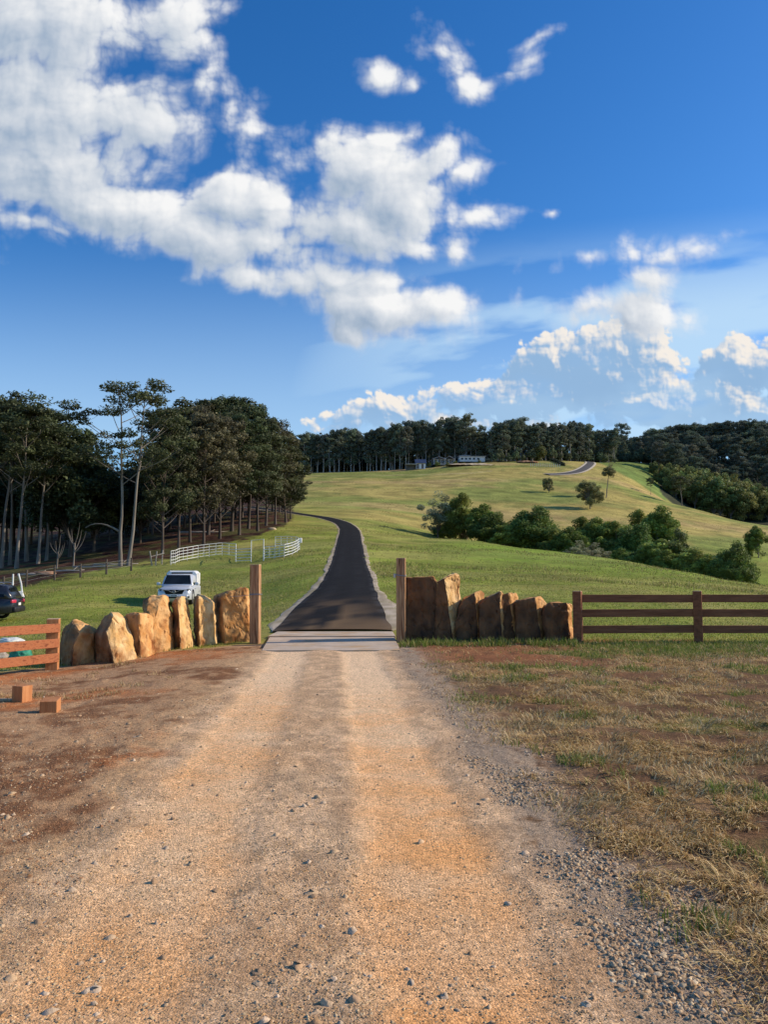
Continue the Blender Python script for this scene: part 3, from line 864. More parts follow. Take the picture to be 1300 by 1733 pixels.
    at_ = N(nt, 'ShaderNodeAttribute', attribute_name='Col')
    em = nt.nodes.new('ShaderNodeEmission'); tr = nt.nodes.new('ShaderNodeBsdfTransparent'); ms = nt.nodes.new('ShaderNodeMixShader'); o = nt.nodes.new('ShaderNodeOutputMaterial')
    em.inputs['Strength'].default_value = 1.0
    nt.links.new(at_.outputs['Color'], em.inputs['Color']); nt.links.new(at_.outputs['Alpha'], ms.inputs[0])
    nt.links.new(tr.outputs[0], ms.inputs[1]); nt.links.new(em.outputs[0], ms.inputs[2]); nt.links.new(ms.outputs[0], o.inputs['Surface'])
    m.cycles.emission_sampling = 'NONE'
    tag(link_mesh('sky_clouds', me, m), kind='structure')


def build_world():
    w = bpy.data.worlds.new('World'); scene.world = w; w.use_nodes = True
    nt = w.node_tree; nt.nodes.clear(); L = nt.links.new
    out = nt.nodes.new('ShaderNodeOutputWorld')
    sky = nt.nodes.new('ShaderNodeTexSky'); sky.sky_type = 'NISHITA'; sky.sun_disc = False
    sky.sun_elevation = R(SUN_EL); sky.sun_rotation = R(SUN_AZ); sky.altitude = 100; sky.air_density = 1.0; sky.dust_density = .3; sky.ozone_density = 3.0
    hs = nt.nodes.new('ShaderNodeHueSaturation'); hs.inputs['Saturation'].default_value = 1.34; hs.inputs['Hue'].default_value = .508; hs.inputs['Value'].default_value = 1.1; L(sky.outputs[0], hs.inputs['Color'])
    bg = nt.nodes.new('ShaderNodeBackground'); bg.inputs['Strength'].default_value = .15
    L(hs.outputs[0], bg.inputs['Color']); L(bg.outputs[0], out.inputs['Surface'])
    w.cycles.sampling_method = 'MANUAL'; w.cycles.sample_map_resolution = 512


build_clouds()
build_world()
scene.view_settings.view_transform = 'Standard'; scene.view_settings.look = 'None'; scene.view_settings.exposure = 0; scene.view_settings.gamma = 1
scene.render.engine = 'CYCLES'
scene.cycles.max_bounces = 5; scene.cycles.diffuse_bounces = 3; scene.cycles.transparent_max_bounces = 4
scene.cycles.use_denoising = True
# ------------------------------------------------------------------ trees
class MB:
    """collects tubes and leaf quads as arrays"""
    def __init__(self): self.V = []; self.Q = []; self.n = 0
    def tube(self, pts, rad, k=6):
        pts = np.array(pts, float)
        if not hasattr(rad, '__len__'): rad = [rad] * len(pts)
        tg = np.gradient(pts, axis=0); tg /= np.linalg.norm(tg, axis=1)[:, None] + 1e-9
        u = np.cross(tg, [0.31, .95, .05]); u /= np.linalg.norm(u, axis=1)[:, None] + 1e-9
        v = np.cross(tg, u)
        an = np.arange(k) * 2 * math.pi / k
        ring = pts[:, None, :] + (u[:, None, :] * np.cos(an)[None, :, None] + v[:, None, :] * np.sin(an)[None, :, None]) * np.array(rad)[:, None, None]
        m = len(pts)
        idx = self.n + np.arange(m * k).reshape(m, k)
        a = idx[:-1]; b = idx[1:]
        q = np.stack([a, np.roll(a, -1, 1), np.roll(b, -1, 1), b], -1).reshape(-1, 4)
        self.V.append(ring.reshape(-1, 3)); self.Q.append(q); self.n += m * k
    def mesh(self, name, smooth=True):
        return np_mesh(name, np.vstack(self.V), np.vstack(self.Q), None, None, smooth)


def leaf_quads(P, size, rng, droop=.5, aspect=.45, outward=None):
    """one quad per point"""
    n = len(P)
    ax = rng.normal(size=(n, 3)); ax[:, 2] = ax[:, 2] * .5 - droop
    ax /= np.linalg.norm(ax, axis=1)[:, None]
    nr = rng.normal(size=(n, 3)); nr[:, 2] += .6
    if outward is not None: nr += outward * 1.3
    sd_ = np.cross(ax, nr); sd_ /= np.linalg.norm(sd_, axis=1)[:, None] + 1e-9
    s = (size * rng.uniform(.6, 1.35, n))[:, None]
    a = ax * s * .5; b = sd_ * s * aspect * .5
    V = np.stack([P - a, P + b * 1.0, P + a, P - b * 1.0], 1).reshape(-1, 3)
    Q = np.arange(n * 4).reshape(n, 4)
    return V, Q


def bez(p0, p1, p2, n):
    t = np.linspace(0, 1, n)[:, None]
    return (1 - t) ** 2 * np.array(p0) + 2 * t * (1 - t) * np.array(p1) + t * t * np.array(p2)


def gum_tree(seed, h=20., crown_from=.55, spread=4.5, clumps=16, leaves=420, clump_r=1.5, stems=1, base_r=.26, hue=0, leaf=.34, top_bias=1.0, sub=3, lowlimb=False):
    """tall eucalypt: bare stem, rising limbs, leaves in flat-topped clumps. Returns (trunk mesh, crown mesh)"""
    rng = np.random.default_rng(seed); rd = random.Random(seed)
    tb = MB(); LP = []; LC = []; LO = []
    stems_p = []
    for si in range(stems):
        off = 0 if stems == 1 else (si - .5) * .5
        wob = rng.normal(size=(8, 2)) * h * .006
        zs = np.linspace(0, h * rd.uniform(.90, .97), 12)
        px_ = np.interp(zs, np.linspace(0, h, 8), np.cumsum(wob[:, 0]) - wob[0, 0]) + off * (1 + zs / h * 2.2)
        py_ = np.interp(zs, np.linspace(0, h, 8), np.cumsum(wob[:, 1]) - wob[0, 1])
        pts_ = np.stack([px_, py_, zs], 1); pts_[0, 2] = -.6
        rad = base_r * (1 - .86 * (zs / h) ** .9) * (1 + .5 * np.exp(-zs / .6))
        tb.tube(pts_, rad, 8); stems_p.append((pts_, rad))
    if lowlimb:
        p = stems_p[0][0][2]; tb.tube(bez(p, p + [-1.6, .3, 1.4], p + [-2.6, .5, .4], 7), np.linspace(.11, .03, 7), 5)
    ccol = []
    def clump(c, r, n):
        u = rng.normal(size=(n, 3)); u /= np.linalg.norm(u, axis=1)[:, None]
        rr = rng.uniform(.25, 1, n) ** .45
        u[:, 2] = np.where(u[:, 2] < 0, u[:, 2] * .35, u[:, 2] * .72)
        lump = 1 + .28 * np.sin(u[:, 0] * 5 + seed) * np.cos(u[:, 1] * 4 + c[0])
        p = c + u * (r * rr * lump)[:, None]
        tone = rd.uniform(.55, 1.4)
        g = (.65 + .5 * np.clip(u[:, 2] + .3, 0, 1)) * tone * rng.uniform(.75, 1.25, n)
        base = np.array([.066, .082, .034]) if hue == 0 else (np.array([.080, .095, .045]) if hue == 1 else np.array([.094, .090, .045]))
        LP.append(p); LC.append(base[None, :] * g[:, None]); LO.append(u)
    for ci in range(clumps):
        pts_, rad = stems_p[ci % stems]
        t = crown_from + (1 - crown_from) * ((ci + rd.random()) / clumps) ** (1 / top_bias)
        zf = min(t, .93) * h
        st = np.array([np.interp(zf * .86, pts_[:, 2], pts_[:, 0]), np.interp(zf * .86, pts_[:, 2], pts_[:, 1]), zf * .86])
        az = ci * 2.4 + rd.uniform(-.5, .5)
        rel = (t - crown_from) / (1 - crown_from)
        reach = spread * (math.sin(math.pi * min(.96, .24 + .72 * rel)) ** .7) * rd.uniform(.55, 1.08)
        if rel > .86: reach *= .6
        end = st + np.array([math.cos(az) * reach, math.sin(az) * reach, reach * rd.uniform(.35, .85) + h * .05])
        end[2] = min(end[2], h * rd.uniform(.93, 1.0))
        mid_ = st + (end - st) * .5 + np.array([0, 0, -.12 * reach])
        r0 = max(.04, np.interp(zf * .86, pts_[:, 2], rad) * .55)
        lb = bez(st, mid_, end, 7)
        tb.tube(lb, np.linspace(r0, .025, 7), 5)
        clump(end, clump_r * rd.uniform(.75, 1.2), int(leaves * rd.uniform(.8, 1.2)))
        for k in range(sub):
            q = lb[rd.randint(3, 5)]
            e2 = q + np.array([rd.uniform(-1, 1), rd.uniform(-1, 1), rd.uniform(.1, .9)]) * clump_r * 1.25
            tb.tube([q, (q + e2) / 2 + [0, 0, -.1], e2], [r0 * .4, r0 * .25, .015], 4)
            clump(e2, clump_r * rd.uniform(.5, .8), int(leaves * .42))
    LP = np.vstack(LP); LC = np.vstack(LC); LO = np.vstack(LO)
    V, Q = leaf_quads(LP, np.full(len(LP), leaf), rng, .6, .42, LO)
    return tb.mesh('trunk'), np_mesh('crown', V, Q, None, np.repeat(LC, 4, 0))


def bushy_tree(seed, h=9., w=7., n_clump=60, leaves=260, base=(.050, .066, .016), trunk_h=.22, leaf=.30, clump_r=.9, gap=.0, trunk_r=.2, lean=0.0):
    """broad rounded tree: clumps over an uneven dome on a forked stem"""
    rng = np.random.default_rng(seed); rd = random.Random(seed)
    tb = MB(); LP = []; LC = []; LO = []
    top = np.array([lean, 0, h * trunk_h + .5])
    tb.tube(bez((0, 0, -.5), (lean * .4, 0, h * trunk_h * .5), top, 7), np.linspace(trunk_r * 1.25, trunk_r * .7, 7), 7)
    lobes = [(rd.uniform(-.30, .30) * w + lean, rd.uniform(-.30, .30) * w, h * rd.uniform(max(.28, trunk_h + .12), .66), rd.uniform(.26, .36) * w) for _ in range(6)]
    lobes.append((lean, 0, h * max(.5, trunk_h + .2), .40 * w)); lobes.append((lean + rd.uniform(-.1, .1) * w, rd.uniform(-.1, .1) * w, h * .78, .24 * w))
    for i in range(n_clump):
        lx, ly, lz, lr = lobes[i % len(lobes)]
        u = rng.normal(size=3); u[2] = abs(u[2]) * 1.0 - .95 * rd.random(); u /= np.linalg.norm(u)
        c = np.array([lx, ly, lz]) + u * np.array([lr, lr, min(lr * 1.15, h - lz)]) * rd.uniform(.72, 1.0)
        c[2] = max(c[2], h * (trunk_h * .75)) ; c[2] = min(c[2], h * .98)
        ro_ = math.hypot(c[0] - lean, c[1])
        if ro_ > .41 * w: c[:2] = np.array([lean, 0]) + (c[:2] - [lean, 0]) * .41 * w / ro_
        if i % 3 == 0:
            tb.tube(bez(top, (top + c) / 2 + [0, 0, .12 * h], c, 5), np.linspace(trunk_r * .5, .02, 5), 4)
        r = clump_r * rd.uniform(.7, 1.25); n = int(leaves * rd.uniform(.7, 1.3))
        uu = rng.normal(size=(n, 3)); uu /= np.linalg.norm(uu, axis=1)[:, None]
        p = c + uu * (r * rng.uniform(.2, 1, n) ** .5)[:, None] * np.array([1, 1, .8])
        tone = rd.uniform(.5, 1.35)
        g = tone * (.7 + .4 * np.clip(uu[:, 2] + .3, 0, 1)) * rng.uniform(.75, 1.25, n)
        LP.append(p); LC.append(np.array(base)[None, :] * g[:, None]); LO.append(uu)
    LP = np.vstack(LP); LC = np.vstack(LC); LO = np.vstack(LO)
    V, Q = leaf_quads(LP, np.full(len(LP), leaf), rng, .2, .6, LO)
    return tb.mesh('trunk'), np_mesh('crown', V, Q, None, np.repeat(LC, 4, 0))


def plant(name, meshes, loc, height, ref_h, label, cat='tree', group=None, rz=None, wide=1.0, bark='bark', leafm='leaf'):
    s = height / ref_h
    t = thing(name, loc, label, cat, rz if rz is not None else random.uniform(0, 6.28), group)
    t.scale = (s * wide, s * wide, s)
    for nm, me, mt in (('trunk', meshes[0], M[bark]), ('crown', meshes[1], M[leafm])):
        if len(me.materials) == 0: me.materials.append(mt)
        o = bpy.data.objects.new(nm, me); C.objects.link(o); o.parent = t
        if o.material_slots[0].material is not mt:
            o.material_slots[0].link = 'OBJECT'; o.material_slots[0].material = mt
    return t


def top_h(px, base, top_py):
    return (CAM_H + ray(px, top_py)[1] * base.y) - base.z


# --- left wood, tree by tree: base px, depth, top py, mesh key
GUM = {
    'slim': [gum_tree(100 + i, 20, .46, 3.0, 20, 240, 1.05, 1, .15, 0, .32, 1.1, 2) for i in range(3)],
    'twin': [gum_tree(131, 20, .47, 4.5, 22, 250, 1.0, 2, .15, 0, .28, .75, 2, True)],
    'full': [gum_tree(151 + i, 20, [.13, .22, .16, .3][i], [4.3, 3.6, 4.8, 4.0][i], [44, 36, 42, 32][i], 250, 1.15, 1, .19, i % 3, .36, 1.0, 3) for i in range(4)],
    'far': [gum_tree(171 + i, 20, [.42, .2, .3, .12][i], 2.9, 18, 170, 1.5, 1, .22, i % 3, .62, .9, 2) for i in range(4)],
    'farumb': [gum_tree(181 + i, 20, .50, 4.2, 16, 170, 1.5, 1, .26, 1, .6, .8, 2) for i in range(2)],
}
BUSH = {
    'dense': [bushy_tree(201 + i, 14, 10, 90, 330, (.050, .064, .026), .10, .36, 1.35) for i in range(2)],
    'round': [bushy_tree(211 + i, 9, 8, 96, 250, [(.105, .140, .030), (.085, .120, .030), (.135, .160, .036)][i], .03, .30, 1.0) for i in range(3)],
    'grey': [bushy_tree(221, 8, 6.5, 46, 130, (.14, .145, .085), .12, .24, .8, trunk_r=.14)],
    'hill': [bushy_tree(231, 9, 9.5, 110, 190, (.115, .118, .050), .05, .28, .95, trunk_r=.22)],
    'wood': [bushy_tree(241 + i, 11, 9, 56, 120, [(.095, .115, .036), (.080, .105, .036), (.125, .135, .042)][i], .05, .55, 1.3) for i in range(3)],
}
GRP_LEFT = 'gum trees of the wood left of the road'
left = [
    # px, D, top, key, wide, label
    (4, 84, 655, 'slim', 1.3, 'tall pale-stemmed gum cut by the left edge of the photo'),
    (19, 88, 672, 'slim', 1.2, 'slim pale gum just right of the one at the photo edge'),
    (30, 82, 668, 'slim', 1.3, 'slender gum with a long bare pale stem above the black car'),
    (47, 92, 672, 'slim', 1.4, 'tall gum with dark flat crown, second from left group edge'),
    (66, 86, 678, 'slim', 1.2, 'pale-stemmed gum with rounded top left of the dark bushy tree'),
    (80, 90, 700, 'slim', 1.3, 'shorter pale gum at the right end of the far-left clump'),
    (120, 92, 722, 'dense', 1.0, 'broad dark bushy tree between the left clump and the tall twin gum'),
    (160, 98, 768, 'dense', .95, 'lower dark bushy tree just left of the tall twin-stemmed gum'),
    (212, 74, 633, 'twin', 1.25, 'tallest open-crowned twin-stemmed gum standing alone in front of the wood'),
    (238, 104, 790, 'dense', .9, 'low dark bushy tree behind the tall twin-stemmed gum'),
    (276, 86, 682, 'full', .85, 'gum with leafy crown and dark stem right of the tall twin gum'),
    (303, 92, 690, 'full', .95, 'gum behind the left end of the white panel yard'),
    (322, 98, 673, 'full', 1.0, 'tall dark gum above the middle of the white panels'),
    (345, 93, 690, 'full', .9, 'gum with several pale stems above the white panels'),
    (352, 108, 668, 'full', 1.1, 'tall gum forming the left shoulder of the dense wood'),
    (372, 100, 684, 'full', 1.0, 'gum over the right end of the white panels'),
    (392, 112, 665, 'full', 1.15, 'highest gum on the skyline of the dense wood'),
    (405, 104, 700, 'full', 1.0, 'gum standing above the open yard gate'),
    (420, 116, 676, 'full', 1.1, 'dark gum on the falling skyline right of the highest one'),
    (436, 110, 705, 'full', 1.1, 'gum above the tall white gate frame'),
    (450, 122, 700, 'full', 1.15, 'gum third from the right end of the dense wood'),
    (466, 126, 722, 'full', 1.2, 'gum second from the right end of the dense wood'),
    (484, 132, 748, 'full', 1.3, 'gum at the right end of the dense wood beside the bending road'),
    (492, 142, 775, 'full', 1.2, 'lowest gum of the wood, its branches hanging over the road'),
]
for px, D, top, key, wide, lab in left:
    b = ground_pt(px, D)
    src = GUM.get(key) or BUSH[key]
    i = random.randrange(len(src))
    ref = 20 if key in GUM else 14
    hh = top_h(px, b, top) * (random.uniform(.96, 1.09) if key == 'full' else 1.03)
    plant('gum_tree' if key in GUM else 'bushy_tree', src[i], b, hh, ref, lab, 'tree', GRP_LEFT if key in GUM else 'dark bushy trees of the left wood', wide=wide * 1.0 * (20 / hh if key == 'x' else 1), bark='bark' if key in ('slim', 'twin') else 'bark_dark')
# deeper rows that close the wood behind them
k = 0
for px in list(range(-130, 190, 13)) + list(range(200, 500, 10)):
    D = 116 + (px > 250) * (px - 255) * .14 + random.uniform(0, 26)
    b = ground_pt(px + random.uniform(-4, 4), D)
    top = np.interp(px, [-60, 0, 60, 95, 130, 185, 255, 300, 350, 400, 440, 500], [660, 672, 690, 740, 760, 790, 740, 715, 690, 690, 712, 790]) + random.uniform(6, 40)
    hh = top_h(px, b, top)
    key = 'dense' if (k % 2 == 1 or 90 < px < 200) else 'full'
    src = GUM.get(key) or BUSH[key]
    plant('gum_tree' if key == 'full' else 'bushy_tree', src[k % len(src)], b, hh, 20 if key == 'full' else 14,
          'dark tree deep inside the left wood, seen only between nearer stems' , 'tree', 'trees deep inside the left wood', wide=1.1 if key == 'full' else .8, bark='bark_dark')
    k += 1
# small bare pale saplings at the wood edge
for px, D, hh, lab in [(98, 76, 3.4, 'small forked bare sapling left of the bigger one by the wood edge'), (126, 78, 4.8, 'bare white sapling with several forks at the dark wood edge')]:
    b = ground_pt(px, D); mb = MB(); rd = random.Random(px)
    mb.tube([(0, 0, -.3), (.05, 0, hh * .3), (.1, 0, hh * .5)], [.09, .08, .06], 6)
    me = mb.mesh('trunk'); t = thing('bare_sapling', b, lab, 'sapling', group='bare pale saplings')
    link_mesh('trunk', me, M['bark'], t)
    mb = MB()
    for q in range(6):
        a = q * 1.05; r = hh * rd.uniform(.14, .3)
        p0 = np.array([.05 + .05 * (q > 2), 0, hh * (.28 + .04 * q)])
        mb.tube(bez(p0, p0 + [math.cos(a) * r * .8, math.sin(a) * r * .4, hh * .15], p0 + [math.cos(a) * r, math.sin(a) * r * .5, hh * rd.uniform(.35, .5)], 6), np.linspace(.055, .012, 6), 5)
    link_mesh('branch', mb.mesh('branch'), M['bark'], t)

# --- far line of gums behind the hill top
SKY_PX = [495, 540, 600, 650, 700, 740, 770, 800, 830, 870, 900, 925, 960, 1000, 1025, 1045]
SKY_TOP = [740, 737, 733, 728, 722, 718, 714, 722, 728, 716, 722, 724, 720, 722, 730, 735]
GRP_FAR = 'gum trees in the far line behind the hill'
k = 0
for row, (dd, stepx) in enumerate([(8, 8.5), (20, 10), (34, 13)]):
    px = 492 + row * 3
    while px < 1046:
        q = px + random.uniform(-3, 3)
        de = float(np.interp(q, EDGE_PX, EDGE_D))
        if 690 < q < 830 and row == 0: de += 12
        b = ground_pt(q, de + dd + random.uniform(-3, 3))
        top = np.interp(q, SKY_PX, SKY_TOP) + random.uniform(-9, 12) - (row == 2) * 2
        hh = top_h(q, b, top) * 1.06
        if hh > 3:
            lab = ['grey-green gum with a bare pale trunk in the front row of the far tree line', 'gum crown showing behind the front row of the far tree line', 'gum top on the skyline at the back of the far tree line'][row]
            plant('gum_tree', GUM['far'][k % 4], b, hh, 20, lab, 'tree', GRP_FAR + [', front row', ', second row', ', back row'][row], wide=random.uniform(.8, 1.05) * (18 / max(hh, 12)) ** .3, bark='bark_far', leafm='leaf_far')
        k += 1
        px += stepx * random.uniform(.75, 1.3)
special = [
    (790, 16, 700, 'farumb', 1.0, 'tallest umbrella-crowned gum rising over the white house on the hill'),
    (868, 18, 705, 'farumb', .8, 'left one of two tall gums side by side on the far skyline'),
    (886, 20, 704, 'farumb', .8, 'right one of two tall gums side by side on the far skyline'),
    (1056, 60, 713, 'farumb', .8, 'tall open gum on the skyline where the right-hand wood begins'),
    (962, 22, 716, 'farumb', .9, 'broad gum on the skyline above the far driveway bend'),
]
for px, dd, top, key, wide, lab in special:
    b = ground_pt(px, float(np.interp(px, EDGE_PX, EDGE_D)) + dd)
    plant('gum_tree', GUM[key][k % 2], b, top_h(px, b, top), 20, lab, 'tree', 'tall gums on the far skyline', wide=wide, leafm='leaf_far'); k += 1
# understorey shrubs along the far line
for px in range(835, 1046, 13):
    b = ground_pt(px + random.uniform(-3, 3), float(np.interp(px, EDGE_PX, EDGE_D)) + 4)
    hh = random.uniform(3, 6.5)
    if 905 < px < 930: continue
    plant('leafy_shrub', BUSH['wood'][k % 3], b, hh, 11, 'green shrub at the foot of the far trees behind the hill paddock', 'shrub', 'shrubs at the foot of the far trees', wide=1.0, leafm='leaf_far'); k += 1
for px in np.arange(492, 1040, 9.5):
    b = ground_pt(px + random.uniform(-3, 3), float(np.interp(px, EDGE_PX, EDGE_D)) + random.uniform(26, 44))
    plant('leafy_shrub', BUSH['wood'][k % 3], b - Vector((0, 0, 1)), random.uniform(10, 13), 11, 'dark bushy undergrowth seen between the trunks of the far tree line', 'shrub', 'undergrowth between the far trunks', wide=.85, leafm='leaf_far'); k += 1
b = ground_pt(917, float(np.interp(917, EDGE_PX, EDGE_D)) + 3)
plant('leafy_shrub', BUSH['wood'][2], b, 7.5, 11, 'yellow-green shrub behind the white pickets on the hill top', 'shrub', wide=1.0)

# --- wooded slope on the right
k = 0
rows = [(352, 1118, 5.2), (372, 1106, 5.5), (395, 1120, 6.5), (422, 1108, 6.5), (440, 1044, 7), (458, 1042, 7), (476, 1042, 8), (494, 1042, 9)]
for ri, (D, x0, stx) in enumerate(rows):
    px = x0
    while px < 1395:
        if px > 1310: stp = stx * 3.2
        else: stp = stx * 1.9
        q = px + random.uniform(-4, 4)
        b = ground_pt(q, D + random.uniform(-8, 8))
        if D < 385:
            hh = random.uniform(9, 13)
            top = np.interp(q, [1100, 1130, 1200, 1250, 1300], [790, 783, 790, 808, 822]) + (372 - D) * .4 + random.uniform(-3, 8)
            hh = min(max(top_h(q, b, top), 7), 20)
            plant('bushy_tree', BUSH['wood'][k % 3], b, hh, 11, 'round bushy tree in the sunlit lower belt of the right-hand wood', 'tree', 'bushy trees in the lower belt of the right-hand wood', wide=.95, leafm='bush_leaf')
        else:
            top = np.interp(q, [1040, 1060, 1080, 1100, 1150, 1200, 1250, 1300, 1400], [728, 734, 736, 724, 714, 711, 705, 706, 700])
            hh = random.uniform(17, 23)
            if ri >= 5: hh = max(top_h(q, b, top + random.uniform(0, 9)), 8)
            else: hh = min(hh, max(top_h(q, b, top + 12), 6))
            lab = 'tall gum on the ridge skyline of the right-hand wood' if ri >= 6 else 'gum on the shaded slope of the right-hand wood'
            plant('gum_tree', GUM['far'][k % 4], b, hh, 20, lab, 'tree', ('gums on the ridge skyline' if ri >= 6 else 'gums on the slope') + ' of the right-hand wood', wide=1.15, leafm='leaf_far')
        k += 1
        px += stp * random.uniform(.8, 1.25)
for px in np.arange(1000, 1150, 8):
    for D in (438, 452) if px > 1034 else (402, 414):
        b = ground_pt(px + random.uniform(-3, 3), D + random.uniform(-4, 4))
        plant('leafy_shrub', BUSH['wood'][k % 3], b - Vector((0, 0, 1)), random.uniform(7, 10), 11, 'dark undergrowth at the back edge of the pasture strip below the right-hand wood', 'shrub', 'undergrowth below the right-hand wood', wide=1.0, leafm='leaf_far'); k += 1
for px in np.arange(1060, 1400, 12):
    b = ground_pt(px + random.uniform(-3, 3), 503 + random.uniform(-5, 5))
    plant('leafy_shrub', BUSH['wood'][k % 3], b - Vector((0, 0, 1)), random.uniform(10, 14), 11, 'dark undergrowth closing the gaps between trunks on the ridge of the right-hand wood', 'shrub', 'undergrowth on the ridge of the right-hand wood', wide=1.0, leafm='leaf_far'); k += 1
# near edge of that wood, along the ridge of the paddock
for px, base_dy, hh, key, lab in [(1103, 20, 7.0, 'grey', 'thin small tree on the paddock ridge left of the dark wood'), (1155, 16, 11.5, 'hill', 'tree with two pale stems on the ridge line in front of the dark wood')]:
    D = float(np.interp(px, [1040, 1100, 1200, 1300], [325, 296, 268, 245])) - 4
    plant('gum_tree', GUM['farumb'][0] if key == 'hill' else GUM['slim'][1], ground_pt(px, D), hh, 20, lab, 'tree', wide=1.4 if key == 'hill' else 1.5)

# --- single trees on the hill
def on_hill(px, py): return hit(px, py, 140)
b = on_hill(999, 861); plant('round_tree', BUSH['hill'][0], b, top_h(998, b, 814), 9, 'large round olive tree alone on the open hill', 'tree', rz=.5, wide=.98, leafm='bush_leaf')
b = on_hill(929, 834); plant('round_tree', BUSH['hill'][0], b, top_h(928, b, 809), 9, 'small round tree left of the large one on the hill', 'tree', rz=2.1, wide=.8, leafm='bush_leaf')
b = on_hill(1026, 842); tr_ = bushy_tree(251, 11, 5, 34, 150, (.11, .11, .05), .62, .3, .85, trunk_r=.16, lean=1.3)
plant('leaning_tree', tr_, b, top_h(1026, b, 783), 11, 'tree with long bare leaning trunk high on the hill', 'tree', rz=.2, wide=.85, leafm='bush_leaf')
b = on_hill(1284, 944); plant('round_tree', BUSH['round'][0], b, top_h(1283, b, 892), 9, 'round dark tree at the right edge of the photo on the hill foot', 'tree', rz=1.0, wide=.9, leafm='bush_leaf')

# --- bushes in the gully
gully = [
    (741, 140, 838, 'grey', .95, 'thin grey-leaved tree with pale stem at the left end of the gully thicket'),
    (762, 146, 868, 'round', .9, 'low bush half hidden behind the thin grey tree'),
    (787, 139, 841, 'round', .95, 'tallest dense dark bush near the left end of the gully thicket'),
    (812, 134, 860, 'round', .9, 'dark rounded bush right of the tallest left bush in the gully'),
    (832, 130, 872, 'round', .9, 'mid-green bush stepping down right of the two big dark ones'),
    (851, 127, 888, 'round', .9, 'small bright green bush in the dip before the big round one'),
    (886, 130, 872, 'round', .85, 'left shoulder bush of the big round clump in mid gully'),
    (908, 128, 861, 'round', 1.0, 'big round dark green bush in the middle of the gully'),
    (940, 122, 900, 'round', .8, 'yellowish low bush right of the big round bush'),
    (962, 120, 898, 'round', .8, 'yellow-green bush between two taller dark bushes'),
    (975, 112, 918, 'grey', .9, 'grey-green feathery bush at the near edge of the gully'),
    (992, 126, 880, 'round', .95, 'dark flat-topped bush behind the grey-green feathery one'),
    (1020, 124, 884, 'round', .95, 'dark bush left of centre in the wide right clump'),
    (1012, 110, 922, 'grey', .9, 'second grey-green bush on the near edge, further right'),
    (1048, 122, 888, 'round', 1.0, 'broad dark bush in the centre of the right clump'),
    (1045, 108, 932, 'round', .8, 'low dark bush at the near foot of the broad central one'),
    (1076, 118, 892, 'round', 1.0, 'broad dark bush with lit right side in the right clump'),
    (1090, 132, 870, 'round', 1.0, 'left one of two tall dark crowns at the back of the right clump'),
    (1117, 130, 867, 'round', 1.0, 'right one of two tall dark crowns at the back of the right clump'),
    (1082, 106, 930, 'round', .85, 'mid-green bush on the near slope below the tall dark crowns'),
    (1110, 104, 918, 'round', .9, 'bush with bright right side below the right tall crown'),
    (1128, 100, 936, 'round', .8, 'low bush near the right end of the clump'),
    (1151, 102, 921, 'round', .85, 'rounded bush left of the small pointed conifer gap'),
    (1172, 98, 934, 'round', .85, 'low mid-green bush second from the right end'),
    (1196, 96, 944, 'round', .8, 'lowest olive bush just left of the end bush'),
    (1241, 93, 922, 'round', .62, 'olive feathery bush standing at the right end of the gully row'),
    (1222, 95, 946, 'round', .6, 'small bush tucked against the right end bush'),
]
for i, (px, D, top, key, wide, lab) in enumerate(gully):
    b = ground_pt(px, D)
    src = BUSH[key]; ref = 9 if key == 'round' else 8
    hh = max(top_h(px, b, top), 2.2)
    plant('gully_bush', src[i % len(src)], b - Vector((0, 0, .5)), hh * 1.05 + .5, ref, lab, 'bush', 'bushes in the gully', wide=wide * np.clip(9.5 / hh, .85, 1.6) * .95, leafm='bush_leaf')
b = ground_pt(1148, 118)
tr_ = bushy_tree(261, 10, 3.2, 40, 150, (.06, .075, .03), .05, .28, .7, trunk_r=.12)
plant('slim_conifer', tr_, b, top_h(1148, b, 880), 10, 'slim dark pointed tree standing up between gully bushes', 'tree', wide=.85, leafm='bush_leaf')
